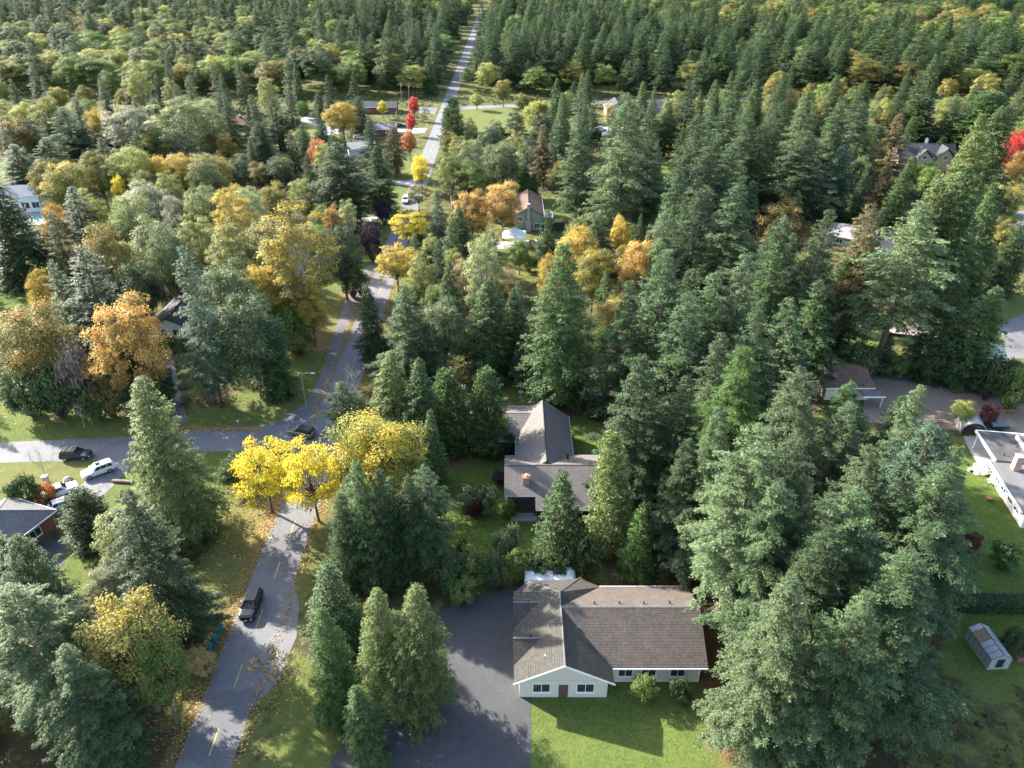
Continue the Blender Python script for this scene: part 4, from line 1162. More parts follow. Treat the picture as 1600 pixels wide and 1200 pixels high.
# travel trailer behind the bottom house
tr_ = empty('travel_trailer', 'white travel trailer tucked behind the mossy-roofed house', 'trailer', (4.9, 67.9, 0), 0)
MB().prism([(-3.1, .55), (2.9, .55), (3.2, 1.1), (3.15, 2.0), (2.8, 2.35), (-3.0, 2.35), (-3.3, 2.0), (-3.3, .8)], 'y', -1.15, 1.15).build('body', 'white_paint', tr_, bevel=.08)
for x in (-2.6, 1.9):
    MB().box(x, x + .6, -.3, .3, 2.352, 2.5).build('roof_vent', 'canvas_white', tr_, bevel=.04)
for s in (-1, 1):
    for x in (-.45, .45):
        w = MB().tube([(x, s * .95, .36), (x, s * 1.18, .36)], .36, 16).build('wheel', 'tyre_rubber', tr_)
        MB().tube([(x, s * 1.181, .36), (x, s * 1.2, .36)], .2, 12).build('rim', 'rim_metal', tr_)
    MB().box(-2.2, -1.1, s * 1.153 - .01, s * 1.153 + .01, 1.3, 1.8).build('window', 'car_glass', tr_)
MB().box(-3.2, -2.0, -1.18, 1.18, 1.0, 1.15).build('stripe', 'grey_siding', tr_)
MB().tube([(3.1, 0, .6), (4.2, 0, .55)], .05, 8).build('tow_bar', 'dark_metal', tr_)

# ------------------------------------------------------------------ street furniture
lamp = empty('street_lamp', 'grey street lamp with a curved arm at the road bend', 'street lamp', (-36.2, 109.6, 0))
MB().tube([(0, 0, 0), (0, 0, 3), (0, 0, 6.4)], [.11, .09, .065], 10).build('pole', 'galvanised', lamp)
MB().tube([(0, 0, 6.35), (.12, -.02, 6.9), (.5, -.05, 7.25), (1.1, -.1, 7.38), (1.9, -.15, 7.4)], [.06, .055, .05, .045, .04], 8).build('arm', 'galvanised', lamp)
MB().hexa([(1.75, -.28, 7.30), (2.5, -.30, 7.34), (2.5, -.04, 7.34), (1.75, -.02, 7.30)], [(1.8, -.25, 7.44), (2.45, -.26, 7.42), (2.45, -.08, 7.42), (1.8, -.06, 7.44)]).build('lamp_head', 'lamp_clear', lamp, bevel=.03)
MB().tube([(0, 0, 0), (0, 0, .25)], .2, 10).build('base', 'stone', lamp)
def utility_pole(label, x, y, h):
    p = empty('utility_pole', label, 'utility pole', (x, y, 0), .3)
    MB().tube([(0, 0, 0), (0, 0, h)], [.16, .11], 8).build('pole', 'weathered_wood', p)
    MB().box(-1.1, 1.1, -.06, .06, h - .8, h - .65).build('crossarm', 'weathered_wood', p)
    for a in (-.95, 0, .95):
        MB().tube([(a, 0, h - .648), (a, 0, h - .4)], .05, 6).build('insulator', 'stone', p)
    MB().tube([(.25, 0, h - 2.2), (.25, 0, h - 1.3)], .2, 8).build('transformer', 'galvanised', p)
utility_pole('wooden utility pole left of the far road end, the left one of two', -52.5, 372, 11.5)
utility_pole('wooden utility pole left of the far road end, the right one of two', -48.8, 371, 11)
sg = empty('road_sign', 'small white road marker at the grass edge of the side road', 'road sign', (-46.4, 103.9, 0), .2)
MB().tube([(0, 0, 0), (0, 0, 1.5)], .03, 6).build('post', 'galvanised', sg)
MB().box(-.17, .17, -.035, -.02, 1.05, 1.5).build('plate', 'plate_white', sg)

for k, (x, y, a, lb) in enumerate([(-34.9, 60.6, .2, 'teal wheelie bin at the verge, the far one of three'), (-35.1, 59.2, -.3, 'teal wheelie bin at the verge, the middle one of three'), (-35.25, 57.9, .1, 'teal wheelie bin at the verge, the near one of three')]):
    w = empty('wheelie_bin', lb, 'bin', (x, y, 0), a, 'teal bins at the verge')
    MB().hexa([(-.24, -.26, .08), (.24, -.26, .08), (.24, .26, .08), (-.24, .26, .08)], [(-.30, -.34, 1.0), (.30, -.34, 1.0), (.30, .34, 1.0), (-.30, .34, 1.0)]).build('body', 'teal_plastic', w, bevel=.03)
    MB().hexa([(-.33, -.37, 1.005), (.33, -.37, 1.005), (.33, .40, 1.005), (-.33, .40, 1.005)], [(-.28, -.32, 1.09), (.28, -.32, 1.09), (.28, .36, 1.12), (-.28, .36, 1.12)]).build('lid', 'teal_plastic', w, bevel=.02)
    for s in (-1, 1):
        MB().tube([(s * .2, .3, .12), (s * .29, .3, .12)], .12, 12).build('wheel', 'tyre_rubber', w)
    MB().tube([(-.25, .42, 1.0), (.25, .42, 1.0)], .02, 6).build('handle', 'teal_plastic', w)

# ------------------------------------------------------------------ garden objects
tent = empty('party_tent', 'white peaked party tent on the patio of the green house', 'tent', (.6, 191.6, 0), 0)
n_ = 6
grid = []
for j in range(n_ + 1):
    for i in range(n_ + 1):
        u, v = i / n_ * 2 - 1, j / n_ * 2 - 1
        r = max(abs(u), abs(v))
        grid.append((u * 3.1, v * 3.0, 2.3 + 2.1 * (1 - r) ** 1.4 - .12 * (1 - abs(abs(u) - abs(v))) * r))
MB().add(grid, [(j * (n_ + 1) + i, j * (n_ + 1) + i + 1, (j + 1) * (n_ + 1) + i + 1, (j + 1) * (n_ + 1) + i) for j in range(n_) for i in range(n_)]).build('canopy', 'canvas_white', tent, smooth=True)
for p, q in (((-3.1, -3.0), (3.1, -3.0)), ((3.1, -3.0), (3.1, 3.0)), ((3.1, 3.0), (-3.1, 3.0)), ((-3.1, 3.0), (-3.1, -3.0))):
    MB().add([(p[0], p[1], 2.2), (q[0], q[1], 2.2), (q[0], q[1], 2.1), (p[0], p[1], 2.1), (p[0], p[1], 2.24), (q[0], q[1], 2.24)], [(3, 2, 1, 0), (0, 1, 5, 4)]).build('valance', 'canvas_white', tent)
for x in (-3.0, 3.0):
    for y in (-2.9, 2.9):
        MB().tube([(x, y, 0), (x, y, 2.3)], .04, 6).build('leg', 'galvanised', tent)

tb = empty('picnic_table', 'reddish wooden picnic table on the lawn in front of the party tent', 'table', (-.9, 187.3, 0), R(2))
MB().box(-1.35, 1.35, -.42, .42, .72, .78).build('table_top', 'terracotta', tb)
for s in (-1, 1):
    MB().box(-1.35, 1.35, s * .78 - .15, s * .78 + .15, .42, .47).build('bench', 'terracotta', tb)
    MB().hexa([(s * 1.0 - .05, -.85, 0), (s * 1.0 + .05, -.85, 0), (s * 1.0 + .05, -.75, 0), (s * 1.0 - .05, -.75, 0)], [(s * 1.0 - .05, -.35, .718), (s * 1.0 + .05, -.35, .718), (s * 1.0 + .05, -.25, .718), (s * 1.0 - .05, -.25, .718)]).build('leg', 'weathered_wood', tb)
    MB().hexa([(s * 1.0 - .05, .75, 0), (s * 1.0 + .05, .75, 0), (s * 1.0 + .05, .85, 0), (s * 1.0 - .05, .85, 0)], [(s * 1.0 - .05, .25, .718), (s * 1.0 + .05, .25, .718), (s * 1.0 + .05, .35, .718), (s * 1.0 - .05, .35, .718)]).build('leg', 'weathered_wood', tb)

bb = empty('bird_bath', 'pale stone bird bath on the grass behind the house', 'bird bath', (1.6, 113.4, 0))
MB().tube([(0, 0, 0), (0, 0, .1), (0, 0, .15), (0, 0, .85), (0, 0, .95)], [.28, .25, .12, .1, .2], 12).build('pedestal', 'stone', bb)
MB().tube([(0, 0, .95), (0, 0, 1.12), (0, 0, 1.13)], [.15, .5, .42], 16).build('bowl', 'stone', bb)
st = MB().tube([(0, 0, 0), (0, 0, .18), (0, 0, .24)], [.55, .48, .3], 7).build('garden_boulder', 'brick_pale')
st.location = (-9.6, 80.7, 0); st.scale = (1, .7, 1)
tag(st, 'pale flat stone lying on the front lawn', 'stone')

gp = empty('gate_pillar', 'grey stone pillar at the corner of the left lawn beside the white pickup', 'pillar', (-71.0, 88.9, 0), .3)
MB().box(-.35, .35, -.35, .35, 0, 1.25).build('shaft', 'stone', gp, bevel=.03)
MB().box(-.45, .45, -.45, .45, 1.252, 1.4).build('cap', 'stone', gp, bevel=.03)
rk = MB().tube([(0, 0, 0), (0, 0, .35), (0, 0, .62)], [.7, .6, .25], 7).build('boulder', 'stone')
rk.location = (-68.2, 89.6, 0); tag(rk, 'pale boulder on the grass between the pillar and the white car', 'boulder')
lg = MB().tube([(-1.6, 0, .22), (0, .05, .26), (1.7, 0, .22)], [.24, .26, .22], 9).build('log', 'weathered_wood')
lg.location = (-59.5, 89.0, 0); lg.rotation_euler = (0, 0, -.1); tag(lg, 'brown log lying on the grass right of the driveway', 'log')

# greenhouse: frame, base wall and every pane
gh = empty('greenhouse', 'small glass greenhouse on the lawn in the lower right corner', 'greenhouse', (55.3, 57.7, 0), R(3))
GL, GW, GE, GR = 4.6, 2.5, 1.7, 2.45
MB().box(-GW / 2, GW / 2, -GL / 2, GL / 2, 0, .35).build('base', 'stone', gh)
bars = MB()
nb_ = 6
for k in range(nb_ + 1):
    y = -GL / 2 + GL * k / nb_
    for s in (-1, 1):
        bars.tube([(s * GW / 2, y, .35), (s * GW / 2, y, GE), (0, y, GR)], .025, 4)
for s in (-1, 1):
    bars.tube([(s * GW / 2, -GL / 2, GE), (s * GW / 2, GL / 2, GE)], .03, 4)
bars.tube([(0, -GL / 2, GR), (0, GL / 2, GR)], .045, 4)
bars.build('frame', 'trim_dark', gh)
pane_side = None
for k in range(nb_):
    y0, y1 = -GL / 2 + GL * k / nb_ + .03, -GL / 2 + GL * (k + 1) / nb_ - .03
    for s in (-1, 1):
        x = s * GW / 2
        q = [(x, y0, .38), (x, y1, .38), (x, y1, GE - .03), (x, y0, GE - .03)]
        quad_slab(MB(), q, (s, 0, 0), -.006, .006).build('pane', 'pale_glass', gh)
        q = [(x - s * .04, y0, GE + .03), (x - s * .04, y1, GE + .03), (s * .05, y1, GR - .03), (s * .05, y0, GR - .03)]
        o = quad_slab(MB(), q, (s * .6, 0, 1), -.006, .006).build('pane' if not (s < 0 and k in (3, 4)) else 'roof_hatch', 'pale_glass' if not (s < 0 and k in (3, 4)) else 'weathered_wood', gh)
for y in (-GL / 2, GL / 2):
    s = -1 if y < 0 else 1
    for x0, x1 in ((-GW / 2 + .03, -.45), (.45, GW / 2 - .03)):
        quad_slab(MB(), [(x0, y, .38), (x1, y, .38), (x1, y, GE - .02), (x0, y, GE - .02)], (0, s, 0), -.006, .006).build('pane', 'pale_glass', gh)
    MB().add([(-GW / 2 + .04, y, GE), (GW / 2 - .04, y, GE), (0, y, GR - .05)], [(0, 1, 2)]).build('gable_pane', 'pale_glass', gh)
dr = MB().box(-.42, .42, -GL / 2 - .03, -GL / 2 + .01, .36, GE - .03).build('door', 'dark_metal', gh)
MB().box(.3, .36, -GL / 2 - .07, -GL / 2 - .03, .95, 1.05).build('handle', 'galvanised', dr)

rb_ = empty('raised_bed', 'brick-edged planting bed right of the greenhouse', 'planting bed', (60.6, 58.3, 0), R(4))
for x0, x1, y0, y1 in ((-2.4, 2.4, -1.7, -1.45), (-2.4, 2.4, 1.45, 1.7), (-2.4, -2.15, -1.45, 1.45), (2.15, 2.4, -1.45, 1.45)):
    MB().box(x0, x1, y0, y1, 0, .45).build('edging', 'brick_red', rb_, bevel=.02)
MB().box(-2.15, 2.15, -1.45, 1.45, 0, .32).build('soil', 'bark', rb_)

# barrel-roofed shelter and flat cart beside it
sh = empty('barrel_shelter', 'barrel-vaulted grey tarpaulin shelter above the white-trimmed house', 'shelter', (77.4, 103.2, 0), R(-14))
arcp = [(1.9 * math.cos(R(a)), .5 + 2.0 * math.sin(R(a))) for a in range(0, 181, 15)]
arci = [(1.84 * math.cos(R(a)), .5 + 1.94 * math.sin(R(a))) for a in range(180, -1, -15)]
MB().prism([(1.9, 0)] + arcp + [(-1.9, 0), (-1.84, 0)] + arci + [(1.84, 0)], 'y', -1.9, 1.9).build('cover', 'galvanised', sh)
for y in (-1.8, 0, 1.8):
    MB().tube([(p[0] * .96, y, p[1] * .97) for p in arcp], .03, 5).build('hoop', 'dark_metal', sh)
ct = empty('flat_trailer', 'flat trailer with pale lid beside the barrel shelter', 'trailer', (82.3, 103.6, 0), R(-4))
MB().box(-1.5, 1.5, -.9, .9, .55, .75).build('bed', 'dark_metal', ct, bevel=.03)
MB().box(-1.3, 1.3, -.8, .8, .752, 1.1).build('lid', 'blue_grey_roof', ct, bevel=.05)
for s in (-1, 1):
    MB().tube([(0, s * .92, .33), (0, s * 1.1, .33)], .33, 14).build('wheel', 'tyre_rubber', ct)
pl = empty('covered_pile', 'pale tarpaulin-covered heap on the patio of the white-trimmed house', 'heap', (73.2, 91.9, 0), .4)
g_ = np.random.default_rng(3)
hv, hf, ks = [], [], 16
for j, (rr_, zz_) in enumerate(((1.0, .02), (.96, .45), (.8, .85), (.5, 1.1), (.2, 1.22))):
    for i in range(ks):
        q = 1 + .16 * g_.normal()
        hv.append((1.5 * rr_ * q * math.cos(2 * math.pi * i / ks), 1.05 * rr_ * q * math.sin(2 * math.pi * i / ks), max(.02, zz_ * (1 + .12 * g_.normal()))))
hf = [(j * ks + i, j * ks + (i + 1) % ks, (j + 1) * ks + (i + 1) % ks, (j + 1) * ks + i) for j in range(4) for i in range(ks)] + [tuple(4 * ks + i for i in range(ks))]
MB().add(hv, hf).build('tarpaulin', 'canvas_white', pl, smooth=True)
for k, (x, y) in enumerate(((-.6, .3), (.5, -.2), (.1, .5))):
    MB().box(x * 2.6 - .3, x * 2.6 + .3, y * 2.4 - .2, y * 2.4 + .2, 0, .5).build('crate', 'timber_deck', pl, bevel=.02)
pt = empty('plant_pot', 'round terracotta pot on the patio edge of the white-trimmed house', 'pot', (70.6, 84.9, 0))
MB().tube([(0, 0, 0), (0, 0, .5), (0, 0, .52), (0, 0, .4)], [.3, .42, .34, .3], 14).build('pot', 'terracotta', pt)
MB().tube([(0, 0, .35), (0, 0, .42)], .3, 12).build('soil', 'bark', pt)
for k, (x, y, a) in enumerate(((72.6, 88.7, .3), (73.0, 87.2, -.4))):
    c_ = empty('garden_chair', ('grey folding chair beside the tarpaulin heap', 'grey folding chair nearest the plant pot')[k], 'chair', (x, y, 0), a)
    MB().box(-.25, .25, -.25, .25, .42, .46).build('seat', 'galvanised', c_)
    MB().box(-.25, .25, .22, .26, .47, .95).build('backrest', 'galvanised', c_)
    for sx in (-.22, .22):
        for sy in (-.22, .22):
            MB().tube([(sx, sy, 0), (sx, sy, .42)], .02, 5).build('leg', 'dark_metal', c_)

# timber deck, pergola and odds and ends in the garden behind the fence
dk = empty('timber_deck', 'pale timber deck with railing and steps behind the tall leaning fir', 'deck', (83.2, 138.8, 0), R(-15))
nbd = 34
bd = MB().box(-5.1, 5.1, -.07, .07, .62, .66).mesh('board', 'timber_deck')
for k in range(nbd):
    o = link('board', bd, dk); o.location = (0, -2.5 + 5.0 * k / (nbd - 1), 0)
MB().box(-5, 5, -2.4, 2.4, .1, .61).build('substructure', 'trim_dark', dk)
rl = MB()
for x in np.linspace(-5, 5, 11):
    rl.box(x - .04, x + .04, -2.56, -2.48, .67, 1.55)
rl.build('railing_posts', 'timber_deck', dk)
MB().box(-5.1, 5.1, -2.58, -2.46, 1.552, 1.62).build('handrail', 'timber_deck', dk)
for k in range(4):
    MB().box(3.0 + .3 * k, 3.28 + .3 * k, -4.2, -2.62, .02, .56 - .13 * k).build('step', 'timber_deck', dk)
d2 = empty('garden_landing', 'small pale landing with stairs below the timber deck', 'deck', (85.6, 130.8, 0), R(-20))
for k in range(14):
    o = link('board', bd, d2); o.location = (0, -1.0 + .152 * k, -.1); o.scale = (.34, 1, 1)
MB().box(-1.7, 1.7, -1.0, .95, .02, .5).build('substructure', 'trim_dark', d2)
for k in range(5):
    MB().box(-3.2 + .3 * k, -2.92 + .3 * k, -.6, .6, .02, .1 + .1 * k).build('step', 'timber_deck', d2)
MB().tube([(-1.7, -1, .55), (-1.7, -1, 1.45), (1.7, -1, 1.45), (1.7, -1, .55)], .04, 5).build('handrail', 'timber_deck', d2)
um = empty('trampoline', 'round blue paddling pool beside the dark fence at the right', 'paddling pool', (86.5, 119.2, 0))
MB().tube([(0, 0, 0), (0, 0, .45), (0, 0, .451), (0, 0, .3)], [1.35, 1.4, 1.2, 1.2], 24).build('rim_wall', 'blue_plastic', um)
MB().tube([(0, 0, .28), (0, 0, .32)], 1.19, 24).build('water', 'pool_water', um)
um.name = 'paddling_pool'
lgx = empty('lounger', 'white garden bench on the grass behind the dark fence', 'bench', (79.6, 124.2, 0), R(-8))
MB().box(-.95, .95, -.28, .28, .36, .42).build('seat', 'white_paint', lgx)
for x in (-.8, .8):
    MB().box(x - .05, x + .05, -.22, .22, 0, .358).build('leg', 'white_paint', lgx)
lgx.name = 'garden_bench'
bx_ = empty('blue_tarp_box', 'blue storage box left of the leaning trunks behind the brown roof', 'box', (59.0, 134.5, 0), R(-10))
MB().box(-1.1, 1.1, -.8, .8, 0, 1.3).build('body', 'blue_plastic', bx_, bevel=.04)
MB().box(-1.16, 1.16, -.86, .86, 1.302, 1.4).build('lid', 'white_paint', bx_, bevel=.03)
bx_.name = 'storage_box'

# dark fence between the gravel yard and the garden
plain('fence_mesh', (.02, .035, .03), .8, var=.3, scale=8)
fn = empty('yard_fence', 'dark green slatted fence along the far side of the gravel yard', 'fence')
fpts = [ground(*p) for p in ((1362, 583), (1400, 588), (1450, 594), (1500, 606), (1535, 618))]
sl_me = MB().box(-.5, .5, -.012, .012, -.055, .055).mesh('slat', 'fence_mesh')
for (xa, ya), (xb, yb) in zip(fpts, fpts[1:]):
    L_ = math.dist((xa, ya), (xb, yb)); n_ = max(1, round(L_ / 2.4)); a = math.atan2(yb - ya, xb - xa)
    for k in range(n_):
        f = (k + .5) / n_
        for zz in np.arange(.15, 1.65, .125):
            o = link('slat', sl_me, fn); o.location = (xa + (xb - xa) * f, ya + (yb - ya) * f, zz); o.rotation_euler = (0, 0, a); o.scale = (L_ / n_ - .12, 1, 1)
        p_ = MB().box(-.05, .05, -.05, .05, 0, 1.75).build('post', 'trim_dark', fn); p_.location = (xa + (xb - xa) * k / n_, ya + (yb - ya) * k / n_, 0)
p_ = MB().box(-.06, .06, -.06, .06, 0, 1.8).build('post', 'weathered_wood', fn); p_.location = (*fpts[-1], 0)
wl = empty('timber_edging', 'low timber rail along the near side of the gravel yard', 'rail')
xa, ya = ground(1380, 661); xb, yb = ground(1475, 659)
MB().hexa([(xa, ya - .1, .3), (xb, yb - .1, .3), (xb, yb + .1, .3), (xa, ya + .1, .3)], [(xa, ya - .1, .5), (xb, yb - .1, .5), (xb, yb + .1, .5), (xa, ya + .1, .5)]).build('rail', 'timber_deck', wl)
for f in (.05, .35, .65, .95):
    x, y = xa + (xb - xa) * f, ya + (yb - ya) * f
    MB().box(x - .08, x + .08, y - .08, y + .08, 0, .298).build('post', 'weathered_wood', wl)
br_ = empty('swing_frame', 'thin reddish timber frame behind the barrel shelter', 'frame', (82.0, 106.2, 0), R(-3))
MB().tube([(-4.6, 0, 0), (-4.6, 0, 1.9)], .06, 6).build('post', 'terracotta', br_); MB().tube([(4.4, 0, 0), (4.4, 0, 1.9)], .06, 6).build('post', 'terracotta', br_)
MB().tube([(-4.7, 0, 1.95), (4.5, 0, 1.95)], .06, 6).build('crossbar', 'terracotta', br_)
tag(sheet('swimming_pool', [(-143.5, 209.5), (-137.5, 210.5), (-138.2, 214.3), (-144, 213.4)], 'pool_water', .03), kind='structure')

# ------------------------------------------------------------------ clipped hedges
def hedge(name, label, p, q, w, h, mat, seed):
    x0, y0 = p; x1, y1 = q
    L_ = math.dist(p, q)
    g = np.random.default_rng(seed)
    n = int(L_ * (w + 2 * h) * 55)
    s = (g.random(n) - .5) * L_
    t = g.random(n) * (w + 2 * h)
    yy = np.where(t < h, -w / 2, np.where(t < h + w, t - h - w / 2, w / 2))
    zz = np.where(t < h, t, np.where(t < h + w, h, t - h - w))
    nr = np.stack([np.zeros(n), np.where(t < h, -1., np.where(t < h + w, 0., 1.)), np.where((t >= h) & (t < h + w), 1., .25)], 1)
    c = np.stack([s, yy, np.maximum(zz, .05)], 1) + g.normal(0, .09, (n, 3))
    nr = unit(nr + g.normal(0, .4, (n, 3)))
    d = unit(np.cross(nr, g.normal(0, 1, (n, 3))))
    v, qd = leaf_quads(c, d, nr, np.full(n, .26), np.full(n, .16))
    e = empty(name, label, 'hedge', ((x0 + x1) / 2, (y0 + y1) / 2, 0), math.atan2(y1 - y0, x1 - x0))
    link('foliage', np_mesh('hedge_foliage', v, qd, g.random(n), mat), e)
    MB().box(-L_ / 2 + .1, L_ / 2 - .1, -w / 2 + .12, w / 2 - .12, 0, h - .12).build('core', 'hedge_core', e)
plain('hedge_core', (.025, .04, .018), .95, var=.3)
hedge('clipped_hedge', 'long clipped green hedge between the lawn and the greenhouse', (50.5, 64.4), (75, 64.0), 1.6, 1.9, 'dark_evergreen', 1)
hedge('clipped_hedge', 'dark hedge along the near side of the sunny field', (-15.8, 308.5), (11, 306.5), 1.6, 2.6, 'dark_evergreen', 2)
hedge('clipped_hedge', 'dark hedge right of the weeping willow, below the far white car', (13.5, 306.5), (36, 307.5), 1.6, 3.0, 'dark_evergreen', 3)
hedge('clipped_hedge', 'clipped hedge along the left side of the far lawn', (-99.5, 336), (-99.5, 306), 1.8, 2.6, 'cedar_fronds', 4)
hedge('clipped_hedge', 'dark hedge above the grey bungalow', (86, 213), (101, 205), 2.0, 3.2, 'dark_evergreen', 5)
hedge('clipped_hedge', 'dark hedge beside the green house wall', (9.5, 201.5), (14.5, 202.0), 2.5, 2.6, 'dark_evergreen', 6)
hedge('clipped_hedge', 'dark hedge at the top right behind the red bushes', (128, 305), (185, 303), 2.0, 3.0, 'dark_evergreen', 7)
hedge('clipped_hedge', 'dark cedar hedge right of the far driveway at the upper left', (-88, 348), (-72, 362), 2.0, 2.4, 'dark_evergreen', 8)
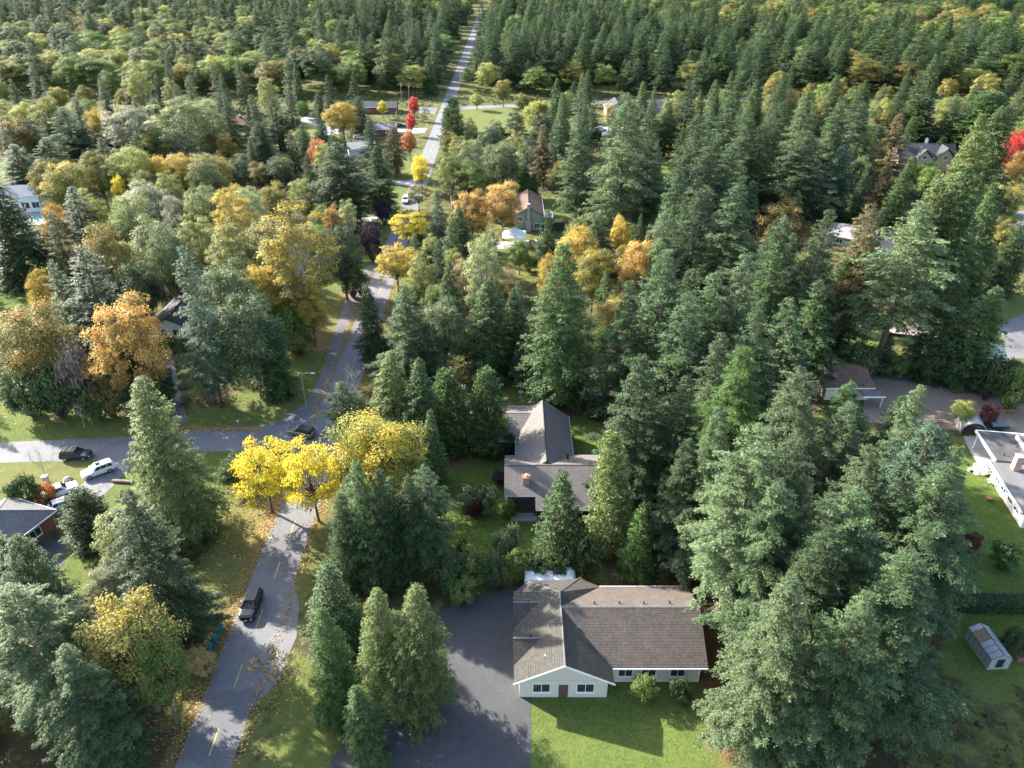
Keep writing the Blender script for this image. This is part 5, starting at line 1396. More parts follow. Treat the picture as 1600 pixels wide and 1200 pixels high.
# ------------------------------------------------------------------ trees: kind, name, leaves, photo x of top, photo y of top, photo y of foot, half width, label
D, G1, G2, G3, G4 = 'douglas_fir', 'firs of the stand right of the lot', 'alders and poplars of the left grove', 'conifers beyond the lot', 'trees of the far gardens'
TABLE = [
# --- foreground left
('cedar', 'cedar_tree', 'olive_cedar_fronds', 222, 596, 838, 70, 'big pointed olive cedar standing alone at the corner of the two roads', None),
('fir', D, 'fir_needles', 198, 765, 1000, 60, 'broad dark fir left of the road, opposite the black car', None),
('poplar', 'leafy_tree', 'pale_leaves', 168, 795, 925, 42, 'pale straw-green leafy tree tucked between the left house and the broad dark fir', None),
('maple', 'maple_tree', 'silver_leaves', 150, 885, 985, 30, 'silvery grey-leaved tree in the bottom left garden', None),
('maple', 'maple_tree', 'olive_gold_leaves', 178, 935, 1110, 72, 'yellow-green maple with orange tips at the bottom left', None),
('cedar', 'cedar_tree', 'cedar_fronds', 30, 838, 1030, 60, 'dark green cedar below the grey roof at the left edge', None),
('fir', D, 'pale_fir_needles', 30, 918, 1130, 78, 'light green fir in the bottom left corner', None),
('fir', D, 'fir_needles', 105, 1010, 1200, 60, 'dark fir below the yellow-green maple at the bottom left', None),
('maple', 'maple_tree', 'green_leaves', 225, 995, 1130, 38, 'green leafy tree beside the wheelie bins at the bottom left', None),
('cypress', 'round_conifer', 'dark_evergreen', 120, 768, 852, 37, 'rounded dark conifer at the end of the left house roof', None),
('shrub', 'conifer_shrub', 'dark_evergreen', 26, 746, 792, 24, 'dark round conifer shrub behind the ridge of the left house', None),
('shrub', 'japanese_maple', 'red_orange_leaves', 64, 757, 785, 17, 'small dusty red maple bush beside the white pickup', None),
('bare', 'bare_tree', None, 52, 697, 758, 22, 'thin leafless tree on the grass beside the white pickup', None),
('sapling', 'sapling', None, 420, 1012, 1085, 38, 'half bare sapling with orange leaves overhanging the road at the bottom', None),
('shrub', 'roadside_shrub', 'dark_leaves', 365, 716, 760, 26, 'dark shrub left of the yellow locust trees', None),
('shrub', 'roadside_shrub', 'straw_leaves', 308, 1015, 1055, 20, 'straw-coloured bush beside the teal bins', None),
# --- roadside yellow trees
('locust', 'honey_locust', 'yellow_leaves', 400, 686, 800, 56, 'bright yellow honey locust at the road corner, the left one of two', None),
('locust', 'honey_locust', 'yellow_leaves', 476, 690, 815, 54, 'bright yellow honey locust overhanging the road, the right one of two', None),
('maple', 'maple_tree', 'corner_maple_leaves', 588, 650, 790, 72, 'broad golden-green maple at the left edge of the lot by the road corner', None),
('openfir', 'young_fir', 'pale_fir_needles', 532, 597, 700, 30, 'sparse young fir in front of the road bend', None),
('bare', 'bare_tree', None, 548, 556, 640, 24, 'pale leafless tree overhanging the main road', None),
# --- lot left edge
('cedar', 'cedar_tree', 'cedar_fronds', 558, 722, 905, 46, 'dark cedar at the lower left of the lot, beside the road', None),
('cedar', 'cedar_tree', 'dark_evergreen', 610, 750, 905, 40, 'dark cedar in the middle of the lower left clump of the lot', None),
('openfir', D, 'fir_needles', 660, 733, 895, 42, 'grey-branched fir right of the dark cedars on the lot', None),
('cedar', 'cedar_tree', 'cedar_fronds', 522, 775, 915, 30, 'narrow cedar leaning over the road edge of the lot', None),
('spruce', 'pine_tree', 'dark_evergreen', 505, 880, 1015, 50, 'dark pine just outside the lower left corner of the lot', None),
('cedar', 'cedar_tree', 'bright_cedar_fronds', 500, 952, 1120, 46, 'bright green cedar at the bottom beside the road', None),
('cedar', 'cedar_tree', 'olive_cedar_fronds', 580, 928, 1100, 48, 'olive cedar at the bottom, left of the asphalt forecourt', None),
('cedar', 'cedar_tree', 'olive_cedar_fronds', 635, 916, 1105, 58, 'brown-tipped cedar touching the asphalt forecourt at the bottom', None),
('cedar', 'cedar_tree', 'dark_evergreen', 585, 735, 918, 40, 'tallest dark cedar in the lower left clump of the lot', None),
('cedar', 'cedar_tree', 'cedar_fronds', 636, 742, 908, 38, 'dark cedar between the clump and the grey-branched fir on the lot', None),
('cedar', 'cedar_tree', 'dark_evergreen', 540, 748, 885, 34, 'dark cedar behind the road-edge cedars of the lot', None),
# --- lot upper left
('cedar', 'cedar_tree', 'olive_cedar_fronds', 604, 553, 700, 44, 'soft olive cedar at the upper left corner of the lot', None),
('cedar', 'cedar_tree', 'dark_evergreen', 652, 560, 715, 34, 'dark cedar right of the soft olive cedar on the lot', None),
('cypress', 'cedar_tree', 'bright_cedar_fronds', 704, 580, 702, 36, 'dense bright green cedar above the front lawn, the left one', None),
('cypress', 'cedar_tree', 'bright_cedar_fronds', 762, 578, 708, 33, 'dense bright green cedar touching the grey-brown house roof', None),
('cedar', 'cedar_tree', 'dark_evergreen', 668, 640, 760, 28, 'low dark cedar at the shaded end of the front lawn', None),
# --- beyond the lot, centre
('nearcedar', 'cedar_tree', 'cedar_fronds', 885, 383, 626, 68, 'tall pointed cedar behind the grey-brown house', None),
('cedar', 'cedar_tree', 'cedar_fronds', 574, 447, 566, 25, 'slim cedar beside the main road above the lot corner', None),
('fir', D, 'fir_needles', 634, 446, 605, 46, 'pointed dark fir above the upper left corner of the lot', None),
('maple', 'alder_tree', 'grey_green_leaves', 690, 470, 590, 42, 'grey-green leafy tree right of the pointed dark fir', None),
('cedar', 'cedar_tree', 'cedar_fronds', 700, 408, 540, 26, 'green cedar in the row behind the upper lot edge, below the garden shrubs', None),
('poplar', 'birch_tree', 'pale_leaves', 757, 362, 520, 36, 'tall pale birch in front of the white party tent', None),
('cedar', 'cedar_tree', 'dark_evergreen', 762, 440, 592, 42, 'dark cedar behind the upper lot edge, left of the tall pointed cedar', None),
('cedar', 'cedar_tree', 'dark_evergreen', 805, 452, 585, 32, 'dark cedar pressed against the left side of the tall pointed cedar', None),
('shrub', 'laurel_bush', 'dark_leaves', 820, 540, 605, 20, 'dark green bush at the foot of the tall pointed cedar', None),
('maple', 'vine_maple', 'olive_leaves', 730, 512, 570, 18, 'small yellow-green tree between the dark cedars behind the lot', None),
('poplar', 'birch_tree', 'straw_leaves', 722, 396, 500, 20, 'small straw-yellow tree left of the pale birch', None),
('cedar', 'garden_conifer', 'cedar_fronds', 716, 325, 420, 26, 'light green conifer below the blue spruce on the garden side', None),
('shrub', 'garden_shrub', 'dark_leaves', 672, 386, 428, 24, 'dark round shrub on the grass beside the road', None),
('maple', 'vine_maple', 'straw_leaves', 790, 420, 470, 22, 'small blossom-pale tree below the lawn with the picnic table', None),
('shrub', 'garden_shrub', 'green_leaves', 826, 396, 424, 14, 'green shrub on the lawn below the picnic table', None),
# --- road trees, centre
('locust', 'honey_locust', 'yellow_leaves', 640, 325, 392, 32, 'bright yellow locust beside the main road, nearest below the white hatchback', None),
('locust', 'honey_locust', 'gold_leaves', 616, 378, 455, 37, 'golden locust beside the main road, above the slim cedar', None),
('locust', 'honey_locust', 'olive_gold_leaves', 652, 286, 330, 18, 'yellow-green locust right of the white hatchback', None),
('maple', 'birch_tree', 'yellow_leaves', 656, 243, 300, 15, 'yellow tree at the right edge of the main road, above the white hatchback', None),
('spruce', 'blue_spruce', 'blue_needles', 683, 296, 388, 16, 'slim blue spruce right of the yellow roadside locust', None),
('cypress', 'garden_conifer', 'bright_cedar_fronds', 656, 365, 400, 12, 'small bright green column shrub under the yellow locust', None),
('shrub', 'purple_plum', 'purple_leaves', 576, 350, 408, 17, 'dark purple plum tree left of the main road', None),
('shrub', 'purple_plum', 'purple_leaves', 597, 312, 352, 13, 'dark purple plum tree beside the side drive, below the big cedar', None),
('maple', 'maple_tree', 'orange_leaves', 735, 296, 385, 30, 'orange-brown maple right of the blue spruce', None),
('maple', 'maple_tree', 'orange_leaves', 785, 284, 375, 32, 'orange-brown maple touching the green gabled house', None),
('poplar', 'alder_tree', 'green_leaves', 703, 232, 325, 22, 'grey-green tree beside the main road below the tall dark cypress', G4),
('poplar', 'alder_tree', 'pale_leaves', 730, 215, 315, 25, 'pale green tree in front of the sunny field', G4),
('maple', 'alder_tree', 'green_leaves', 735, 250, 330, 30, 'green tree behind the orange-brown maples', G4),
('maple', 'alder_tree', 'grey_green_leaves', 787, 222, 305, 28, 'grey-green round tree below the dark hedge of the sunny field', G4),
('shrub', 'red_shrub', 'maroon_leaves', 771, 212, 232, 10, 'dull red shrub below the sunny field', None),
('cypress', 'dark_cypress', 'dark_evergreen', 704, 154, 242, 19, 'tall dark cypress at the left end of the sunny field', None),
('cypress', 'dark_cypress', 'cedar_fronds', 697, 170, 235, 10, 'slim green cypress pressed against the tall dark one by the road', None),
('maple', 'red_maple', 'red_leaves', 641, 176, 212, 8, 'slender crimson tree left of the main road, the tallest red one', None),
('maple', 'red_maple', 'red_leaves', 646, 150, 188, 9, 'crimson tree at the far end of the red row by the main road', None),
('maple', 'red_maple', 'red_orange_leaves', 638, 203, 252, 13, 'red-orange tree at the near end of the red row by the main road', None),
('fir', D, 'brown_fir_needles', 612, 190, 275, 17, 'brownish fir with a bare trunk left of the red trees', G4),
('fir', D, 'fir_needles', 576, 182, 268, 18, 'dark fir behind the big round cedar of the far gardens', G4),
('cedar', 'cedar_tree', 'cedar_fronds', 586, 228, 328, 29, 'big dense cedar left of the side drive and the white hatchback', None),
('spruce', 'blue_spruce', 'blue_needles', 602, 233, 285, 10, 'blue spruce peeping out behind the big dense cedar', None),
('fir', D, 'dark_evergreen', 530, 222, 352, 42, 'large dark fir left of the big dense cedar', None),
('fir', D, 'bright_cedar_fronds', 506, 275, 345, 18, 'yellowish young fir at the left foot of the large dark fir', None),
('cypress', 'garden_conifer', 'bright_cedar_fronds', 474, 286, 330, 11, 'small green cone conifer at the edge of the left grove', None),
('maple', 'maple_tree', 'red_orange_leaves', 496, 218, 275, 17, 'salmon-orange round tree left of the large dark fir', None),
('maple', 'maple_tree', 'gold_leaves', 531, 158, 222, 26, 'golden maple beside the far driveway', None),
('maple', 'birch_tree', 'yellow_leaves', 596, 157, 185, 8, 'small yellow tree at the top, left of the red trees', None),
('fir', D, 'fir_needles', 450, 142, 234, 18, 'tall dark fir with a long bare trunk on the far lawn', None),
('fir', D, 'fir_needles', 425, 152, 235, 18, 'dark fir behind the clipped hedge of the far lawn', G4),
('fir', D, 'fir_needles', 412, 195, 272, 16, 'dark fir left of the far lawn', G4),
('fir', D, 'fir_needles', 470, 195, 262, 12, 'narrow fir on the right side of the far lawn', G4),
('fir', D, 'fir_needles', 502, 188, 232, 12, 'small dark fir left of the golden maple', G4),
('maple', 'leafy_tree', 'bright_green_leaves', 470, 158, 185, 12, 'light green tree behind the parked dark truck', G4),
('fir', D, 'fir_needles', 497, 145, 190, 13, 'far fir between the light green tree and the golden maple', G4),
('fir', D, 'fir_needles', 560, 150, 215, 15, 'far fir right of the golden maple', G4),
('maple', 'alder_tree', 'dark_leaves', 430, 245, 310, 26, 'dull green tree in front of the red bushes of the far garden', G4),
('maple', 'alder_tree', 'rust_leaves', 405, 252, 310, 20, 'brownish tree at the right rear of the left grove', G4),
# --- right of field
('willow', 'weeping_willow', 'olive_leaves', 840, 158, 214, 24, 'weeping willow at the right end of the sunny field', None),
('maple', 'leafy_tree', 'olive_leaves', 815, 146, 178, 14, 'light olive tree at the far right corner of the sunny field', G4),
('maple', 'leafy_tree', 'olive_leaves', 745, 146, 172, 11, 'leafy tree by the far street behind the sunny field', G4),
('fir', D, 'fir_needles', 878, 166, 268, 20, 'dark conifer right of the weeping willow', G4),
('fir', D, 'brown_fir_needles', 850, 195, 295, 15, 'thin fir with bare trunk below the weeping willow', G4),
('fir', D, 'fir_needles', 906, 180, 345, 26, 'tall fir in front of the far white car', None),
('fir', D, 'fir_needles', 935, 335, 425, 28, 'dark blue-green fir above the golden maples', None),
('maple', 'alder_tree', 'olive_gold_leaves', 878, 252, 308, 22, 'yellow-green tree behind the green gabled house', None),
('cypress', 'garden_conifer', 'bright_cedar_fronds', 820, 262, 315, 14, 'bright green cone cedar behind the roof of the green house', None),
('cypress', 'garden_conifer', 'cedar_fronds', 834, 272, 312, 9, 'smaller cone cedar right behind the green house ridge', None),
('fir', D, 'pale_fir_needles', 980, 146, 372, 38, 'tallest pale fir in the centre of the far conifers', None),
('fir', D, 'fir_needles', 958, 235, 320, 20, 'dark spreading fir left of the tallest pale fir', G3),
('fir', D, 'fir_needles', 1021, 203, 365, 25, 'slim fir right of the tallest pale fir', G3),
('maple', 'leafy_tree', 'olive_leaves', 940, 290, 325, 13, 'small yellow-green tree at the left foot of the tallest pale fir', G4),
('maple', 'leafy_tree', 'straw_leaves', 954, 160, 205, 10, 'pale pinkish tree beside the far white car', G4),
('fir', D, 'dark_evergreen', 1046, 158, 245, 18, 'dark cypress-like conifer left of the small sunlit lawn', G3),
('fir', D, 'dark_evergreen', 1018, 160, 245, 16, 'dark conifer in front of the far dark roofs', G3),
('fir', D, 'fir_needles', 1092, 170, 330, 26, 'fir at the right edge of the small sunlit lawn', None),
('fir', D, 'fir_needles', 1113, 150, 262, 22, 'far fir behind the one beside the small sunlit lawn', G3),
('fir', D, 'fir_needles', 1140, 150, 290, 24, 'dark fir of the far stand, second right of the small sunlit lawn', G3),
('fir', D, 'fir_needles', 1170, 168, 330, 26, 'dark fir of the far stand, third right of the small sunlit lawn', G3),
('fir', D, 'dark_evergreen', 1198, 190, 330, 26, 'dark fir of the far stand in front of its palest tree', G3),
('fir', D, 'pale_fir_needles', 1105, 228, 400, 36, 'pale fir in the middle distance below the small sunlit lawn', G3),
('fir', D, 'fir_needles', 1065, 262, 425, 32, 'fir just below the small sunlit lawn', G3),
('fir', D, 'fir_needles', 1145, 235, 400, 32, 'mid-distance fir behind the large sunlit fir', G3),
('fir', D, 'pale_fir_needles', 1265, 150, 320, 30, 'pale broad fir high in the upper right stand', None),
('fir', D, 'pale_fir_needles', 1262, 205, 345, 40, 'pale fir directly below the highest one of the upper right stand', None),
('fir', D, 'fir_needles', 1222, 160, 300, 24, 'dark fir left of the pale pair in the upper right stand', G3),
('fir', D, 'fir_needles', 1316, 150, 290, 30, 'dark fir right of the pale pair in the upper right stand', G3),
('fir', D, 'fir_needles', 1345, 160, 270, 20, 'narrow dark fir near the round bright green tree', G3),
('fir', D, 'blue_needles', 1318, 225, 330, 26, 'bluish fir behind the weeping grey tree', G3),
('cypress', 'green_tree', 'bright_cedar_fronds', 1370, 198, 268, 24, 'round bright green conifer left of the brown-tipped fir', None),
('maple', 'leafy_tree', 'olive_leaves', 1388, 152, 220, 17, 'yellow-green tree at the top, left of the clipped dark evergreens', G4),
('fir', 'brown_tipped_fir', 'brown_fir_needles', 1411, 178, 305, 26, 'brown-tipped fir left of the dark-roofed house', None),
('cypress', 'cone_cedar', 'cedar_fronds', 1427, 184, 252, 13, 'smooth cone cedar right behind the brown-tipped fir', None),
('cedar', 'brown_cedar', 'brown_fir_needles', 1390, 256, 345, 22, 'brown-coned cedar above the grey bungalow roof', None),
('willow', 'weeping_tree', 'grey_green_leaves', 1350, 247, 310, 20, 'weeping grey-green tree above the grey bungalow', None),
('cypress', 'clipped_evergreen', 'dark_evergreen', 1440, 150, 222, 34, 'big clipped dark evergreen at the top right', None),
('maple', 'leafy_tree', 'olive_leaves', 1492, 150, 212, 22, 'pale olive tree between the clipped evergreens at the top right', None),
('cypress', 'clipped_evergreen', 'dark_evergreen', 1552, 145, 235, 42, 'largest clipped dark evergreen at the right end of the top row', None),
('shrub', 'maroon_shrub', 'maroon_leaves', 1448, 186, 212, 13, 'dark red bush at the left end of the row behind the dark-roofed house', None),
('shrub', 'maroon_shrub', 'maroon_leaves', 1472, 190, 212, 12, 'brighter red bush in the row behind the dark-roofed house', None),
('shrub', 'maroon_shrub', 'purple_leaves', 1500, 186, 214, 16, 'purple-black bush in the row behind the dark-roofed house', None),
('shrub', 'maroon_shrub', 'maroon_leaves', 1528, 184, 214, 13, 'dark red bush at the right end of the row behind the dark-roofed house', None),
('cypress', 'garden_conifer', 'dark_evergreen', 1475, 215, 240, 9, 'small dark cone behind the dark-roofed house', None),
('maple', 'garden_tree', 'bright_green_leaves', 1455, 250, 310, 20, 'bright green tree in front of the dark-roofed house', None),
('maple', 'garden_tree', 'green_leaves', 1425, 245, 300, 12, 'small green tree at the left corner of the dark-roofed house', None),
('cedar', 'cedar_tree', 'olive_cedar_fronds', 1540, 180, 390, 46, 'tall pale cedar right of the dark-roofed house', None),
('cedar', 'cedar_tree', 'cedar_fronds', 1582, 168, 360, 42, 'tall cedar at the upper right edge behind the red maple', None),
('maple', 'red_maple', 'red_leaves', 1594, 203, 290, 20, 'pink-red maple at the right edge', None),
('maple', 'maple_tree', 'orange_leaves', 1600, 236, 310, 16, 'orange maple below the pink-red one at the right edge', None),
('cedar', 'cedar_tree', 'olive_cedar_fronds', 1468, 280, 468, 46, 'olive cedar in the great clump left of the far right asphalt yard', None),
('cedar', 'cedar_tree', 'cedar_fronds', 1515, 262, 470, 48, 'middle cedar of the great clump left of the far right asphalt yard', None),
('cedar', 'cedar_tree', 'cedar_fronds', 1562, 288, 462, 36, 'right cedar of the great clump, beside the far right asphalt yard', None),
('cedar', 'cedar_tree', 'dark_evergreen', 1598, 352, 460, 26, 'dark conifer at the right edge below the asphalt yard', None),
# --- middle right
('maple', 'rust_maple', 'rust_leaves', 1228, 312, 425, 44, 'rust-brown round maple among the right-hand firs', None),
('fir', D, 'fir_needles', 1155, 288, 515, 52, 'large sunlit fir left of the rust-brown maple', None),
('fir', D, 'fir_needles', 1095, 300, 500, 42, 'dense fir left of the large sunlit fir', G1),
('openfir', D, 'pale_fir_needles', 1050, 325, 500, 26, 'thin-topped fir beside the golden maples', G1),
('fir', D, 'fir_needles', 1230, 348, 560, 48, 'fir in front of the rust-brown maple, the left one of two', G1),
('fir', D, 'pale_fir_needles', 1285, 325, 560, 46, 'fir in front of the rust-brown maple, the right one with the pointed top', G1),
('openfir', D, 'brown_fir_needles', 1368, 318, 545, 42, 'brownish spindly fir in front of the grey bungalow', None),
('openfir', D, 'pale_fir_needles', 1445, 318, 582, 62, 'tall yellow-green fir with a long bare leaning trunk beside the brown roof', None),
('fir', D, 'dark_evergreen', 1325, 395, 545, 40, 'dark fir below the grey bungalow', G1),
('cedar', 'cedar_tree', 'cedar_fronds', 1503, 428, 592, 44, 'dense cedar with a short bare trunk beside the teal roof, the left one', None),
('cedar', 'cedar_tree', 'cedar_fronds', 1550, 446, 596, 46, 'dense cedar with a pale tip over the teal roof, the right one', None),
('spruce', 'blue_spruce', 'blue_needles', 1392, 520, 582, 20, 'small blue spruce right of the brown roof by the dark fence', None),
('shrub', 'garden_shrub', 'dark_leaves', 1348, 535, 590, 30, 'dark shrub mass behind the brown-roofed garage', None),
('shrub', 'garden_shrub', 'bright_green_leaves', 1320, 555, 578, 22, 'light green shrub at the far eave of the brown roof', None),
('shrub', 'garden_shrub', 'green_leaves', 1410, 555, 592, 16, 'green shrub beside the little timber deck', None),
('shrub', 'laurel_bush', 'dark_evergreen', 1565, 555, 625, 28, 'big dark laurel at the right edge above the yard road', None),
('shrub', 'laurel_bush', 'green_leaves', 1598, 580, 640, 30, 'big lighter laurel at the right edge above the yard road', None),
('maple', 'garden_tree', 'olive_leaves', 1511, 626, 664, 18, 'small yellow-green tree above the barrel-roofed shelter', None),
('shrub', 'maroon_shrub', 'maroon_leaves', 1551, 634, 664, 14, 'dark red bush above the barrel-roofed shelter', None),
# --- golden maples behind the tall cedar
('maple', 'maple_tree', 'gold_leaves', 905, 352, 460, 32, 'golden maple right behind the tip of the tall pointed cedar', None),
('maple', 'maple_tree', 'gold_leaves', 862, 400, 500, 22, 'yellow maple left of the tall pointed cedar', None),
('maple', 'maple_tree', 'olive_gold_leaves', 930, 385, 490, 30, 'gold and green maple right of the tall pointed cedar', None),
('maple', 'maple_tree', 'orange_leaves', 998, 372, 490, 30, 'peach-orange maple at the left edge of the right-hand firs', None),
('maple', 'maple_tree', 'gold_leaves', 970, 335, 420, 16, 'small golden tree top between two dark firs', None),
('maple', 'vine_maple', 'rust_leaves', 945, 470, 560, 26, 'dull orange bushy tree right of the tall pointed cedar', None),
('shrub', 'red_shrub', 'red_orange_leaves', 832, 374, 388, 6, 'pinkish red bush beside the green house patio', None),
('shrub', 'garden_shrub', 'grey_green_leaves', 852, 365, 410, 16, 'grey-green bush between the patio and the golden maples', None),
# --- the stand right of the house
('fir', D, 'fir_needles', 1040, 392, 640, 55, 'fir at the left front of the dense stand, above the upper right lot corner', G1),
('fir', D, 'fir_needles', 985, 440, 655, 50, 'fir at the left end of the dense stand behind the back lawn', G1),
('fir', D, 'fir_needles', 1120, 425, 640, 50, 'fir in the middle of the dense stand above the upper right lot corner', G1),
('fir', D, 'pale_fir_needles', 1168, 395, 650, 48, 'pale fir in the middle of the dense stand', G1),
('fir', D, 'fir_needles', 1070, 455, 690, 52, 'fir standing at the upper right corner of the lot', G1),
('fir', D, 'fir_needles', 1248, 470, 700, 52, 'fir with a pale drooping top left of the brown roof', G1),
('fir', D, 'fir_needles', 1195, 470, 720, 50, 'fir right of the upper right lot corner', G1),
('fir', D, 'fir_needles', 1008, 556, 800, 54, 'broad fir right of the back lawn, towering over the house end', None),
('fir', D, 'fir_needles', 1062, 590, 815, 48, 'fir right of the one that towers over the house end', G1),
('fir', D, 'bright_cedar_fronds', 1166, 541, 790, 52, 'bluish-green pointed fir right of the lot edge', None),
('openfir', D, 'pale_fir_needles', 1252, 580, 850, 66, 'pale fir with bare white upper trunk in the middle of the stand', None),
('fir', D, 'pale_fir_needles', 1315, 630, 880, 62, 'pale fir left of the gravel yard', G1),
('fir', D, 'dark_evergreen', 1335, 600, 760, 44, 'dark fir beside the white-edged garage corner', G1),
('fir', D, 'fir_needles', 1075, 690, 890, 40, 'small-topped fir inside the right edge of the lot', G1),
('fir', D, 'fir_needles', 1120, 640, 900, 52, 'fir on the right lot edge', G1),
('openfir', D, 'pale_fir_needles', 1185, 668, 988, 70, 'yellow-green fir with a thick bare trunk beside the bottom house', None),
('fir', D, 'pale_fir_needles', 1240, 690, 990, 68, 'pale fir behind the lower right lot corner', G1),
('openfir', D, 'fir_needles', 1210, 760, 1040, 55, 'fir with bare trunk at the lower right lot corner', None),
('fir', D, 'pale_fir_needles', 1432, 596, 830, 44, 'slim pointed fir standing in front of the gravel yard', None),
('fir', D, 'blue_needles', 1458, 664, 945, 82, 'silvery blue-green fir left of the white-trimmed house', None),
('fir', D, 'pale_fir_needles', 1370, 700, 960, 66, 'pale green fir left of the silvery blue-green fir', G1),
('openfir', D, 'fir_needles', 1478, 735, 1010, 72, 'fir with a white bare trunk beside the right-hand lawn', None),
('fir', D, 'fir_needles', 1345, 768, 1060, 74, 'fir with twin white snags in the lower right stand', None),
('fir', D, 'dark_evergreen', 1515, 790, 985, 42, 'dark fir overhanging the right-hand lawn', None),
('fir', D, 'fir_needles', 1285, 820, 1090, 72, 'fir in the lower right stand, left of the twin snags', G1),
('fir', D, 'pale_fir_needles', 1250, 905, 1170, 76, 'pale fir at the bottom right of the bottom house', G1),
('fir', D, 'fir_needles', 1420, 860, 1130, 88, 'broad fir in the lower right corner stand, left of the greenhouse', None),
('fir', D, 'fir_needles', 1340, 930, 1190, 80, 'fir at the bottom edge of the lower right stand', G1),
# --- garden of the lot
('smallfir', 'small_fir', 'dark_evergreen', 875, 740, 868, 44, 'dark green cone fir in front of the house roof', None),
('cypress', 'olive_conifer', 'olive_cedar_fronds', 968, 683, 856, 35, 'tall rounded pale olive conifer at the right end of the house', None),
('smallfir', 'small_fir', 'bright_cedar_fronds', 1005, 793, 897, 34, 'small bright green fir in the lower right of the lot', None),
('shrub', 'rhododendron', 'dark_evergreen', 915, 835, 892, 25, 'dark rhododendron at the lot edge between two small firs', None),
('shrub', 'golden_shrub', 'olive_gold_leaves', 1046, 852, 892, 14, 'golden shrub right of the small bright green fir', None),
('shrub', 'rhododendron', 'dark_leaves', 1085, 862, 905, 22, 'dark shrub right of the golden shrub at the lot edge', None),
('shrub', 'garden_shrub', 'grey_green_leaves', 735, 758, 800, 22, 'left shrub of the island bed on the front lawn', None),
('shrub', 'garden_shrub', 'grey_green_leaves', 760, 760, 803, 18, 'right shrub of the island bed on the front lawn', None),
('shrub', 'garden_shrub', 'maroon_leaves', 742, 775, 808, 16, 'dark red low shrub in front of the island bed', None),
('shrub', 'box_ball', 'bright_green_leaves', 796, 782, 810, 12, 'round green bush on the lawn at the house corner', None),
('shrub', 'garden_shrub', 'purple_leaves', 780, 738, 756, 13, 'dark purple shrub beside the house wall', None),
('shrub', 'garden_shrub', 'grey_green_leaves', 792, 822, 872, 22, 'grey feathery shrub at the lower end of the front lawn', None),
('shrub', 'hedge_shrub', 'green_leaves', 738, 860, 908, 26, 'green shrub at the lower lot edge, below the stepping stone', None),
('shrub', 'hedge_shrub', 'dark_leaves', 772, 868, 912, 24, 'dark shrub at the lower lot edge below the feathery grey one', None),
('shrub', 'hedge_shrub', 'dark_leaves', 700, 872, 925, 28, 'dark shrub at the lower lot edge beside the grey-branched fir', None),
('shrub', 'hedge_shrub', 'green_leaves', 812, 862, 905, 22, 'green shrub behind the asphalt forecourt near the white trailer', None),
('shrub', 'hedge_shrub', 'dark_leaves', 845, 866, 905, 22, 'dark shrub directly behind the white trailer', None),
('shrub', 'hedge_shrub', 'dark_evergreen', 880, 862, 905, 20, 'dark shrub at the lot edge behind the bottom house ridge', None),
('shrub', 'garden_shrub', 'maroon_leaves', 722, 848, 872, 11, 'small dark red bush at the lower end of the front lawn', None),
('shrub', 'hedge_shrub', 'green_leaves', 720, 905, 940, 22, 'light green shrub at the edge of the asphalt forecourt', None),
('shrub', 'garden_shrub', 'dark_leaves', 796, 675, 712, 10, 'green shrub in the dark house courtyard', None),
('shrub', 'bed_plant', 'dark_leaves', 1592, 985, 1018, 16, 'leafy planting in the left half of the brick-edged bed', None),
('shrub', 'bed_plant', 'green_leaves', 1618, 988, 1020, 16, 'leafy planting in the right half of the brick-edged bed', None),
('shrub', 'lawn_shrub', 'dark_evergreen', 1578, 850, 885, 22, 'dark shrub on the right-hand lawn near the frame edge', None),
('shrub', 'lawn_shrub', 'maroon_leaves', 1524, 835, 860, 14, 'dull purple shrub at the left border of the right-hand lawn', None),
('shrub', 'front_shrub', 'green_leaves', 1010, 1062, 1092, 20, 'green shrub under the front windows of the mossy-roofed house', None),
('shrub', 'front_shrub', 'dark_evergreen', 1065, 1064, 1095, 18, 'dark shrub under the right front window of the mossy-roofed house', None),
# --- left grove
('maple', 'maple_tree', 'orange_leaves', 180, 466, 640, 60, 'big round orange maple at the front of the left grove', None),
('cedar', 'ivy_tree', 'dark_leaves', 190, 540, 645, 32, 'ivy-dark tree under the big round orange maple', None),
('maple', 'maple_tree', 'rust_leaves', 42, 470, 628, 58, 'dull brown-green maple at the left edge above the lawn', None),
('maple', 'maple_tree', 'gold_leaves', 50, 422, 535, 26, 'peach and gold tree at the left edge of the grove', None),
('fir', D, 'blue_needles', 124, 385, 575, 52, 'bluish fir behind the big round orange maple', None),
('fir', D, 'fir_needles', 84, 405, 560, 30, 'fir left of the bluish fir in the grove', None),
('fir', D, 'blue_needles', 286, 383, 630, 36, 'tall grey-green fir with drooping branches beside the left drive', None),
('maple', 'alder_tree', 'dark_leaves', 378, 470, 622, 56, 'dark round-crowned tree at the front of the grove by the grass bank', None),
('maple', 'alder_tree', 'grey_green_leaves', 350, 405, 560, 46, 'grey twiggy tree right of the tall grey-green fir', None),
('cedar', 'holly_tree', 'dark_evergreen', 415, 505, 618, 34, 'dark holly at the right end of the grove front', None),
('poplar', 'poplar_tree', 'poplar_gold_leaves', 450, 312, 530, 60, 'great yellow-olive poplar beside the grass bank', None),
('maple', 'maple_tree', 'gold_leaves', 402, 412, 535, 34, 'golden maple at the foot of the great yellow-olive poplar', None),
('poplar', 'poplar_tree', 'olive_leaves', 410, 330, 500, 44, 'olive poplar left of the great yellow one', None),
('maple', 'maple_tree', 'gold_leaves', 478, 440, 540, 28, 'orange-yellow maple at the right foot of the great poplar', None),
('shrub', 'leafy_shrub', 'bright_green_leaves', 446, 478, 550, 24, 'green bush at the foot of the great poplar', None),
('shrub', 'leafy_shrub', 'olive_leaves', 462, 505, 552, 26, 'yellow-green bush at the edge of the grass bank', None),
